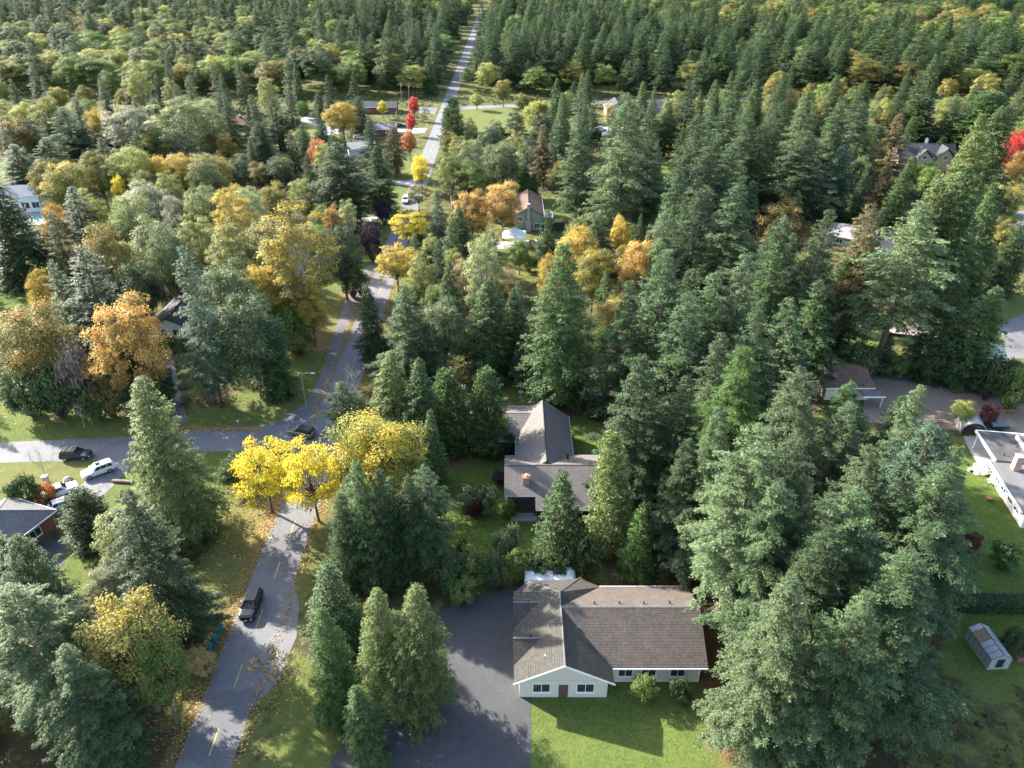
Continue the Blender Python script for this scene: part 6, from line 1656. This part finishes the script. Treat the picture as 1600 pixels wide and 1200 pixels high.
('maple', 'alder_tree', 'dark_leaves', 528, 352, 470, 36, 'dark green alder between the great poplar and the main road', None),
('shrub', 'alder_scrub', 'dark_leaves', 545, 405, 465, 24, 'dark scrub beside the upper end of the gravel path', None),
('maple', 'maple_tree', 'orange_leaves', 517, 320, 400, 16, 'small orange tree at the right end of the grove', None),
('poplar', 'poplar_tree', 'pale_leaves', 538, 306, 385, 14, 'pale slim poplar at the right end of the grove', None),
('poplar', 'poplar_tree', 'gold_leaves', 352, 284, 430, 30, 'tall yellow poplar in the middle of the grove', None),
('maple', 'maple_tree', 'olive_gold_leaves', 425, 284, 380, 28, 'yellow-green maple behind the great poplar', None),
('poplar', 'alder_tree', 'pale_leaves', 385, 288, 400, 26, 'pale alder right of the tall yellow poplar', G2),
('poplar', 'alder_tree', 'olive_leaves', 350, 340, 500, 42, 'olive alder below the tall yellow poplar', G2),
('maple', 'alder_tree', 'pale_leaves', 310, 290, 390, 30, 'pale round alder left of the tall yellow poplar', G2),
('poplar', 'alder_tree', 'olive_leaves', 300, 330, 450, 34, 'olive alder with a pinkish crown above the tall grey-green fir', G2),
('maple', 'alder_tree', 'silver_leaves', 268, 306, 390, 22, 'small silver-grey alder in the grove', G2),
('maple', 'alder_tree', 'silver_leaves', 222, 284, 370, 34, 'silver-grey alder in the middle of the grove', G2),
('maple', 'alder_tree', 'pale_leaves', 193, 300, 420, 34, 'pale green round alder behind the rust-topped maple', G2),
('poplar', 'alder_tree', 'pale_leaves', 230, 335, 470, 36, 'pale alder right of the rust-topped maple', G2),
('maple', 'alder_tree', 'grey_green_leaves', 255, 350, 500, 34, 'grey alder left of the tall grey-green fir', G2),
('maple', 'maple_tree', 'rust_leaves', 152, 354, 500, 44, 'rust-topped dark maple in the grove', None),
('maple', 'alder_tree', 'dark_leaves', 205, 405, 530, 34, 'dark alder right of the big orange maple top', G2),
('maple', 'birch_tree', 'straw_leaves', 102, 372, 470, 16, 'pale yellow tree left of the rust-topped maple', None),
('fir', D, 'blue_needles', 112, 292, 420, 34, 'bluish fir below the olive maples at the back of the grove', None),
('maple', 'alder_tree', 'olive_leaves', 145, 312, 410, 26, 'olive alder right of the rear bluish fir', G2),
('fir', 'ivy_tree', 'dark_leaves', 78, 330, 470, 20, 'narrow dark ivy-clad tree right of the great left cedar', None),
('maple', 'maple_tree', 'orange_leaves', 74, 322, 420, 20, 'orange-tinged maple beside the white house and pool', None),
('cedar', 'cedar_tree', 'dark_evergreen', -10, 288, 440, 62, 'great dark cedar at the left edge', None),
('maple', 'maple_tree', 'olive_gold_leaves', 62, 247, 335, 28, 'golden-olive maple above the white house', None),
('maple', 'maple_tree', 'olive_gold_leaves', 95, 252, 350, 38, 'broad golden-olive maple right of the white house', None),
('maple', 'maple_tree', 'olive_leaves', 143, 236, 330, 30, 'olive maple at the rear of the grove, third from the left edge', None),
('poplar', 'alder_tree', 'olive_leaves', 172, 242, 335, 22, 'slim olive poplar at the rear of the grove', None),
('maple', 'maple_tree', 'olive_leaves', 208, 230, 330, 30, 'round olive maple at the rear of the grove', None),
('maple', 'maple_tree', 'gold_leaves', 242, 240, 325, 22, 'pale gold maple left of the orange one at the rear of the grove', None),
('maple', 'maple_tree', 'gold_leaves', 278, 238, 325, 28, 'orange-gold maple at the rear of the grove', None),
('maple', 'alder_tree', 'pale_leaves', 312, 246, 335, 26, 'pale alder right of the orange-gold maple', G2),
('maple', 'birch_tree', 'yellow_leaves', 180, 275, 345, 14, 'small yellow tree inside the rear of the grove', None),
('poplar', 'cottonwood', 'silver_leaves', 192, 158, 258, 40, 'silvery cottonwood at the upper left', None),
('poplar', 'cottonwood', 'pale_leaves', 272, 146, 262, 46, 'tall pale cottonwood at the upper left', None),
('poplar', 'cottonwood', 'pale_leaves', 318, 150, 250, 26, 'pale cottonwood beside the red-roofed house', None),
('maple', 'garden_tree', 'bright_green_leaves', 236, 203, 256, 30, 'bright green round tree between the two cottonwoods', None),
('maple', 'birch_tree', 'gold_leaves', 350, 208, 264, 15, 'slim yellow birch below the red-roofed house', None),
('maple', 'maple_tree', 'rust_leaves', 322, 202, 258, 17, 'small rust tree left of the slim yellow birch', None),
('fir', D, 'fir_needles', 320, 225, 280, 12, 'small dark spruce below the rust tree', G4),
('fir', D, 'fir_needles', 398, 190, 272, 22, 'dark fir right of the slim yellow birch', G4),
('cypress', 'garden_conifer', 'dark_evergreen', 355, 248, 285, 20, 'low dark evergreen below the slim yellow birch', G4),
('maple', 'alder_tree', 'dark_leaves', 370, 250, 305, 24, 'dull green tree right of the low dark evergreen', G4),
('fir', D, 'blue_needles', 95, 168, 262, 27, 'bluish fir in the upper left corner', G4),
('fir', D, 'blue_needles', 128, 188, 262, 20, 'bluish fir left of the silvery cottonwood', G4),
('maple', 'maple_tree', 'olive_leaves', 68, 152, 242, 30, 'olive tree in the upper left corner', G4),
('maple', 'maple_tree', 'rust_leaves', 12, 184, 275, 36, 'dull orange maple at the upper left edge', G4),
('maple', 'maple_tree', 'olive_leaves', 30, 158, 230, 24, 'light olive tree at the upper left edge', G4),
('fir', D, 'fir_needles', 45, 185, 268, 22, 'fir behind the dull orange maple at the left edge', G4),
('maple', 'maple_tree', 'gold_leaves', 150, 172, 240, 20, 'pale gold tree left of the silvery cottonwood', G4),
('fir', D, 'fir_needles', 118, 152, 232, 20, 'dark fir behind the pale gold tree', G4),
('fir', D, 'dark_evergreen', 20, 225, 310, 34, 'dark fir above the white house', G4),
('fir', D, 'dark_evergreen', 70, 215, 292, 24, 'dark fir behind the golden-olive maples', G4),
('fir', D, 'dark_evergreen', 155, 215, 290, 18, 'dark fir in front of the silvery cottonwood', G4),
('fir', D, 'fir_needles', 345, 150, 215, 14, 'fir right behind the red-roofed house', G4),
('fir', D, 'fir_needles', 392, 148, 215, 16, 'fir right of the red-roofed house', G4),
# --- grove front scrub
('shrub', 'scrub_bush', 'dark_leaves', 25, 580, 650, 36, 'dark bush at the left end of the scrub along the roadside lawn', None),
('shrub', 'scrub_bush', 'dark_evergreen', 70, 575, 652, 40, 'dark evergreen bush second from the left along the roadside lawn', None),
('shrub', 'scrub_bush', 'twig_leaves', 105, 535, 648, 30, 'grey-brown twiggy bush along the roadside lawn', None),
('bare', 'bare_tree', None, 118, 628, 668, 22, 'small leafless tree at the edge of the roadside lawn', None),
('shrub', 'scrub_bush', 'dark_evergreen', 138, 600, 655, 24, 'dark bush behind the small leafless tree', None),
('shrub', 'scrub_bush', 'rust_leaves', 160, 598, 652, 24, 'brown scrub right of the small leafless tree', None),
('shrub', 'scrub_bush', 'dark_evergreen', 225, 590, 650, 26, 'dark bush left of the asphalt drive', None),
('shrub', 'scrub_bush', 'dark_leaves', 250, 575, 628, 16, 'dark bush beside the asphalt drive', None),
('shrub', 'garden_shrub', 'dark_evergreen', 258, 528, 548, 14, 'low dark shrub in front of the white gable wall', None),
]
for i, (kind, name, mat, px, apex, base, half, label, group) in enumerate(TABLE):
    plant(kind, name, mat, px, apex, base, half, label, group, cat='shrub' if kind == 'shrub' else 'tree')
# ------------------------------------------------------------------ filler trees of the dense stands, kept clear of roads, houses and lawns
def clear_of(x, y, gap, keep):
    if -38 < x < -24.5: return False
    if y < 108 and x < -20 and 88 < y: return False
    for (tx, ty, h, r, k, m) in TREES:
        if k != 'shrub' and (x - tx) ** 2 + (y - ty) ** 2 < (gap * gap if keep else (gap * .6) ** 2): return False
    for bx, by, br in HOUSES:
        if (x - bx) ** 2 + (y - by) ** 2 < br * br: return False
    return True
HOUSES = [(5, 90, 14), (4, 208, 12), (92, 190, 13), (99, 182, 8), (146, 268, 15), (-118, 327, 11), (-149, 220, 12), (3, 270, 9), (72, 352, 15), (47, 352, 10), (27, 356, 11), (-57, 286, 8),
          (-54, 318, 9), (-62, 362, 11), (95, 152, 5), (90, 127, 12), (-72, 142, 9), (60, 117, 8), (-14, 277, 6), (0, 190, 9), (-8, 336, 30), (-92, 318, 20), (48, 262, 10), (150, 285, 16), (38, 322, 8), (83, 139, 7), (145, 185, 16), (-95, 350, 7), (-78, 345, 9), (-45, 325, 6), (1, 180, 9)]
LAND = [ground(px, py) + (nm,) for px, py, nm in (
    (1228, 425, 'the rust-brown maple'), (1155, 515, 'the large sunlit fir'), (1370, 268, 'the round bright green conifer'), (1265, 330, 'the pale fir pair'), (1390, 345, 'the brown-coned cedar'),
    (1330, 380, 'the grey bungalow'), (1335, 600, 'the brown-roofed garage'), (1005, 800, 'the broad fir by the house end'), (1166, 790, 'the bluish pointed fir'), (1252, 850, 'the white-trunked pale fir'),
    (1432, 830, 'the slim pointed fir'), (1458, 945, 'the silvery fir'), (1345, 1060, 'the twin-snag fir'), (1050, 870, 'the lot corner'), (950, 985, 'the mossy-roofed house'),
    (183, 640, 'the round orange maple'), (450, 530, 'the great yellow poplar'), (352, 430, 'the tall yellow poplar'), (152, 500, 'the rust-topped maple'), (289, 630, 'the drooping grey fir'), (250, 530, 'the white gabled house'),
    (278, 325, 'the orange-gold maple'), (95, 350, 'the golden-olive maples'), (192, 258, 'the silvery cottonwood'), (272, 262, 'the tall cottonwood'), (20, 330, 'the white pool house'), (12, 440, 'the great left cedar'),
    (360, 200, 'the red-roofed house'), (531, 222, 'the golden driveway maple'), (496, 275, 'the salmon-orange tree'), (450, 234, 'the far lawn'), (641, 212, 'the crimson trees'), (586, 328, 'the big dense cedar'),
    (770, 190, 'the sunny field'), (840, 214, 'the weeping willow'), (980, 372, 'the tallest pale fir'), (938, 205, 'the far white car'), (1060, 175, 'the long dark-roofed house'), (1055, 265, 'the small sunlit lawn'), (906, 345, 'the tall fir'),
    (1440, 260, 'the dark-gabled house'), (1440, 222, 'the clipped evergreens'), (1552, 235, 'the largest clipped evergreen'), (1594, 290, 'the pink-red maple'), (1600, 360, 'the right asphalt yard'), (1515, 470, 'the great cedar clump'),
    (905, 470, 'the golden maples'), (885, 624, 'the tall pointed cedar'), (634, 605, 'the pointed dark fir'), (757, 520, 'the pale birch'), (20, 660, 'the roadside lawn'), (30, 820, 'the grey hip roof'), (178, 1110, 'the yellow-green maple'), (560, 1100, 'the forecourt cedars'))]
ADJ = {'fir_needles': 'green', 'dark_evergreen': 'dark', 'pale_fir_needles': 'pale green', 'cedar_fronds': 'dense green', 'green_leaves': 'green', 'olive_leaves': 'olive', 'pale_leaves': 'pale', 'grey_green_leaves': 'grey-green', 'dark_leaves': 'dark', 'olive_gold_leaves': 'yellow-green'}
USED = {}
def describe(name, mat, x, y, h, mid):
    lx, ly, nm = min(LAND, key=lambda q: (q[0] - x) ** 2 + (q[1] - y) ** 2)
    dx, dy = x - lx, y - ly
    rel = ('right of' if dx > 0 else 'left of') if abs(dx) > abs(dy) else ('behind' if dy > 0 else 'in front of')
    dist = math.hypot(dx, dy)
    far = 'just' if dist < 9 else 'a little way' if dist < 18 else 'some way' if dist < 30 else 'far'
    size = 'tall' if h > mid else 'shorter'
    kind = name.replace('_', ' ')
    diag = ('right' if dx > 0 else 'left') + (' and behind ' if dy > 0 else ' and in front of ')
    for lb in (f'{ADJ[mat]} {kind} {far} {rel} {nm}', f'{size} {ADJ[mat]} {kind} {far} {rel} {nm}', f'{size} {ADJ[mat]} {kind} {far} {diag}{nm}', f'{size} {ADJ[mat]} {kind} about {round(dist)} metres {diag}{nm}'):
        if lb not in USED:
            break
    USED[lb] = 1
    return lb
def fill(zone, n, gap, menu, label, group, hr, seed):
    rnd = random.Random(seed)
    pts = [ground(*p) for p in zone]
    xs, ys = [p[0] for p in pts], [p[1] for p in pts]
    done = tries = 0
    while done < n and tries < 6000:
        tries += 1
        x, y = rnd.uniform(min(xs), max(xs)), rnd.uniform(min(ys), max(ys))
        if not poly_inside(pts, np.array([x]), np.array([y]))[0] or not clear_of(x, y, gap, True): continue
        kind, name, mat, rr = rnd.choice(menu)
        f = 1 if kind in ('fir', 'cedar', 'poplar', 'openfir') else .72
        h = rnd.uniform(*hr) * f
        plant_at(kind, name, mat, x, y, h, h * rr * rnd.uniform(.9, 1.15), describe(name, mat, x, y, h, sum(hr) / 2 * f), group)
        done += 1
FIRS = [('fir', D, 'fir_needles', .2), ('fir', D, 'dark_evergreen', .21), ('fir', D, 'pale_fir_needles', .2), ('cedar', 'cedar_tree', 'cedar_fronds', .22)]
BROAD = [('maple', 'alder_tree', 'green_leaves', .34), ('poplar', 'alder_tree', 'olive_leaves', .26), ('maple', 'alder_tree', 'pale_leaves', .34), ('maple', 'alder_tree', 'grey_green_leaves', .34), ('poplar', 'alder_tree', 'dark_leaves', .27)]
MIXED = FIRS + BROAD[:2] + [('maple', 'maple_tree', 'olive_gold_leaves', .36)]
fill([(1090, 215), (1400, 205), (1400, 330), (1340, 340), (1080, 370)], 26, 7.5, FIRS, 'shaded %s inside the upper right stand', 'filler trees of the upper right stand', (19, 27), 1)
fill([(1000, 420), (1200, 400), (1300, 520), (1280, 700), (1100, 760), (1000, 640)], 14, 6.5, FIRS, 'shaded %s inside the dense stand right of the house', 'filler trees of the right stand', (17, 25), 2)
fill([(1180, 780), (1420, 760), (1440, 1000), (1400, 1180), (1220, 1180), (1180, 950)], 10, 6.0, FIRS, 'shaded %s inside the lower right stand', 'filler trees of the lower right stand', (15, 22), 3)
fill([(130, 330), (520, 320), (540, 420), (470, 520), (330, 560), (120, 560)], 24, 6.0, BROAD, 'shaded %s inside the left grove', 'filler trees of the left grove', (12, 17), 4)
fill([(-60, 235), (420, 225), (400, 320), (-60, 330)], 26, 7.5, MIXED, '%s in the rear part of the left grove', 'filler trees behind the left grove', (14, 21), 5)
fill([(-120, 168), (600, 168), (600, 235), (-120, 235)], 44, 9.5, MIXED, '%s among the far gardens left of the main road', 'far trees left of the main road', (15, 24), 6)
fill([(720, 166), (1750, 166), (1750, 240), (1060, 250), (860, 235)], 52, 10, MIXED, '%s among the far gardens right of the main road', 'far trees right of the main road', (15, 25), 7)
fill([(860, 240), (1080, 240), (1080, 400), (960, 420), (880, 330)], 10, 8, FIRS, '%s among the conifers behind the golden maples', 'conifers behind the golden maples', (17, 25), 8)
fill([(1480, 230), (1750, 230), (1750, 300), (1640, 420), (1500, 420)], 14, 8, MIXED, '%s beyond the great cedar clump at the right', 'trees beyond the right-hand cedars', (16, 24), 9)
fill([(-150, 450), (-20, 450), (-20, 640), (-150, 640)], 8, 8, MIXED, '%s just past the left edge of the roadside lawn', 'trees past the left edge', (12, 18), 10)
fill([(-150, 960), (80, 980), (60, 1180), (-200, 1180)], 7, 7, FIRS, '%s in the bottom left garden', 'trees of the bottom left garden', (14, 20), 11)
fill([(690, 440), (830, 440), (840, 560), (640, 560)], 6, 5.5, FIRS[:2] + FIRS[3:], '%s in the row behind the upper lot edge', 'trees behind the upper lot edge', (12, 17), 12)
fill([(500, 1060), (640, 1060), (600, 1190), (480, 1190)], 3, 6, FIRS[3:], '%s at the bottom edge beside the forecourt', 'trees at the bottom edge', (10, 14), 13)

fill([(690, 235), (870, 225), (870, 300), (700, 335)], 16, 6.5, BROAD + MIXED[-1:], '', 'leafy trees behind the green house', (12, 18), 14)
fill([(840, 400), (1010, 400), (1000, 540), (930, 600), (850, 520)], 11, 5.5, BROAD[:1] + MIXED[-1:] + FIRS[1:2], '', 'trees around the golden maples', (11, 16), 15)
fill([(655, 400), (840, 430), (830, 500), (640, 520)], 8, 5.0, BROAD[:2] + FIRS[:1], '', 'trees between the party lawn and the lot', (10, 15), 16)
fill([(940, 200), (1100, 200), (1100, 290), (940, 330)], 9, 7.5, FIRS, '', 'conifers left of the small sunlit lawn', (18, 26), 17)
fill([(1290, 350), (1480, 300), (1480, 420), (1300, 480)], 8, 7.0, FIRS + BROAD[:1], '', 'trees around the grey bungalow', (13, 20), 18)
fill([(410, 235), (570, 250), (560, 330), (420, 300)], 10, 6.5, MIXED, '', 'trees behind the great poplar', (12, 18), 19)

# ------------------------------------------------------------------ low undergrowth on the woodland floor
def undergrowth():
    g = np.random.default_rng(21)
    n = 15000
    x = g.uniform(-150, 150, n); y = g.uniform(40, 400, n)
    gr = GROUND.attributes['grass'].data
    vals = np.zeros(len(gv), np.float32); gr.foreach_get('value', vals)
    V = vals.reshape(ny, nx)
    ix = np.clip(np.searchsorted(GX, x), 0, nx - 1); iy = np.clip(np.searchsorted(GY, y), 0, ny - 1)
    ok = V[iy, ix] < .62
    ok &= ~((x > -39) & (x < -24))
    ok &= ~((x < -20) & (y > 88) & (y < 108))
    for bx, by, br in HOUSES + [(12, 57, 13), (2, 57, 11), (-10, 55, 14), (-66, 80, 16), (82, 108, 20), (75, 90, 16), (12, 57, 16), (70, 110, 12), (-62, 88, 10), (95, 105, 18)]:
        ok &= (x - bx) ** 2 + (y - by) ** 2 > br * br
    x, y = x[ok], y[ok]
    n = len(x); k = 16
    r = .35 + .9 * g.random(n) ** 1.5 + .5 * (y > 150) * g.random(n); hh = r * (.6 + .9 * g.random(n))
    w = unit(g.normal(0, 1, (n * k, 3)))
    w[:, 2] = np.abs(w[:, 2])
    R_ = np.repeat(r, k); H_ = np.repeat(hh, k)
    c = np.stack([np.repeat(x, k) + w[:, 0] * R_, np.repeat(y, k) + w[:, 1] * R_, .05 + w[:, 2] * H_], 1)
    nr = unit(w + np.array([0, 0, .7]) + g.normal(0, .4, w.shape))
    d = unit(np.cross(nr, g.normal(0, 1, w.shape)))
    v, q = leaf_quads(c, d, nr, R_ * .55, R_ * .34)
    t = np.clip(np.repeat(g.random(n), k) * .8 + .2 * g.random(n * k), 0, 1)
    tag(link('undergrowth', np_mesh('undergrowth', v, q, t, 'undergrowth_leaves')), 'low ferns and brambles on the woodland floor', 'undergrowth', kind='stuff')
foliage('undergrowth_leaves', [(0, (.025, .045, .018)), (.5, (.05, .085, .025)), (.8, (.09, .12, .035)), (1, (.16, .12, .05))], .3, objvar=0)

# ------------------------------------------------------------------ the far wood beyond the last gardens, seen as one mass
def far_wood():
    g = np.random.default_rng(77)
    src = bpy.data.collections.new('far_wood_kinds')
    kinds = [('fir', 0, 'fir_needles', 1.25), ('fir', 1, 'dark_evergreen', 1.25), ('fir', 3, 'fir_needles', 1.3), ('cedar', 1, 'cedar_fronds', 1.2), ('maple', 0, 'green_leaves', 1.2), ('maple', 1, 'olive_leaves', 1.2), ('poplar', 1, 'dark_leaves', 1.1), ('maple', 2, 'olive_gold_leaves', 1.1), ('maple', 3, 'rust_leaves', 1.1)]
    for i, (k, j, mat, s) in enumerate(kinds):
        o = bpy.data.objects.new('wood_kind_%d' % i, PROTO[k][j]['crown'])
        o.material_slots[0].link = 'OBJECT'; o.material_slots[0].material = MATS[mat]
        src.objects.link(o)
    P, K, S, A = [], [], [], []
    cell = {}
    for _ in range(9000):
        y = 402 + 1300 * g.random() ** 1.15
        x = (g.random() * 2 - 1) * (y * .80 + 60)
        if abs(x + 31) < 8: continue
        if y < 402 and -20 < x < 140: continue
        key = (int(x // 10), int(y // 10))
        if key in cell: continue
        cell[key] = 1
        f = math.sin(x * .011 + 1.3) + math.sin(y * .013 + x * .006) + g.normal(0, .7)
        k = int(g.integers(0, 4)) if f > -.15 else int(g.choice([4, 4, 5, 6, 7, 8], p=[.25, .2, .2, .2, .1, .05]))
        P.append((x, y, 0)); K.append(k)
        s = g.uniform(.5, 1.05); w = s ** .7 * g.uniform(1.0, 1.6)
        S.append((w, w, s)); A.append((0, 0, g.random() * 6.28))
    me = bpy.data.meshes.new('far_wood')
    me.from_pydata(P, [], [])
    me.attributes.new('kind_index', 'INT', 'POINT').data.foreach_set('value', K)
    me.attributes.new('tree_scale', 'FLOAT_VECTOR', 'POINT').data.foreach_set('vector', np.array(S, np.float32).ravel())
    me.attributes.new('tree_turn', 'FLOAT_VECTOR', 'POINT').data.foreach_set('vector', np.array(A, np.float32).ravel())
    o = tag(link('far_wood', me), 'mixed conifer and autumn wood stretching away beyond the gardens', 'wood', kind='stuff')
    ng = bpy.data.node_groups.new('far_wood_scatter', 'GeometryNodeTree')
    ng.interface.new_socket('Geometry', in_out='INPUT', socket_type='NodeSocketGeometry')
    ng.interface.new_socket('Geometry', in_out='OUTPUT', socket_type='NodeSocketGeometry')
    gi, go = ng.nodes.new('NodeGroupInput'), ng.nodes.new('NodeGroupOutput')
    ip = ng.nodes.new('GeometryNodeInstanceOnPoints'); ip.inputs['Pick Instance'].default_value = True
    ci = ng.nodes.new('GeometryNodeCollectionInfo'); ci.inputs['Collection'].default_value = src; ci.inputs['Separate Children'].default_value = True; ci.inputs['Reset Children'].default_value = True
    def named(n, t):
        a = ng.nodes.new('GeometryNodeInputNamedAttribute'); a.data_type = t; a.inputs[0].default_value = n
        return a.outputs['Attribute']
    ng.links.new(gi.outputs[0], ip.inputs['Points']); ng.links.new(ci.outputs[0], ip.inputs['Instance'])
    ng.links.new(named('kind_index', 'INT'), ip.inputs['Instance Index'])
    ng.links.new(named('tree_scale', 'FLOAT_VECTOR'), ip.inputs['Scale'])
    ng.links.new(named('tree_turn', 'FLOAT_VECTOR'), ip.inputs['Rotation'])
    ng.links.new(ip.outputs[0], go.inputs[0])
    o.modifiers.new('scatter', 'NODES').node_group = ng
far_wood()
paint_ground()
undergrowth()


# ------------------------------------------------------------------ leaves lying under the autumn trees and along the road edges
def fallen_leaves():
    g = np.random.default_rng(31)
    P = []
    for (tx, ty, h, r, kind, mat) in TREES:
        if kind in ('maple', 'poplar', 'locust', 'sapling') and ty < 190:
            n = int(40 + 16 * r * r)
            n = min(n, 900)
            P.append(np.stack([tx + g.normal(0, r * .8, n), ty + g.normal(0, r * .8, n)], 1))
    for ex, wd, n in ((-34.5, .5, 4200), (-27.9, .5, 2600)):
        P.append(np.stack([ex + g.normal(0, wd, n), g.uniform(44, 178, n)], 1))
    n = 1800
    P.append(np.stack([g.uniform(-66, -42, n), 103.3 + g.normal(0, .5, n)], 1))
    P.append(np.stack([g.uniform(-42, -34.5, 900), g.uniform(56, 92, 900)], 1))
    p = np.concatenate(P)
    bad = (p[:, 0] > -33.4) & (p[:, 0] < -28.7) & (g.random(len(p)) < .85)
    for bx, by, br in ((5, 88, 11), (11, 58, 12), (-68, 78, 8)):
        bad |= (p[:, 0] - bx) ** 2 + (p[:, 1] - by) ** 2 < br * br
    p = p[~bad]
    n = len(p)
    c = np.stack([p[:, 0], p[:, 1], .035 + .02 * g.random(n)], 1)
    nr = unit(g.normal(0, .2, (n, 3)) + np.array([0, 0, 1.]))
    d = unit(np.cross(nr, g.normal(0, 1, (n, 3))))
    v, q = leaf_quads(c, d, nr, .16 + .14 * g.random(n), .12 + .1 * g.random(n))
    v[:, 2] = np.maximum(v[:, 2], .025)
    tag(link('fallen_leaves', np_mesh('fallen_leaves', v, q, g.random(n), 'fallen_leaf')), 'scattered autumn leaves on the verges and lawns', 'fallen leaves', kind='stuff')
foliage('fallen_leaf', [(0, (.13, .07, .035)), (.4, (.26, .14, .05)), (.75, (.40, .27, .08)), (1, (.5, .38, .13))], .1, objvar=0)
fallen_leaves()
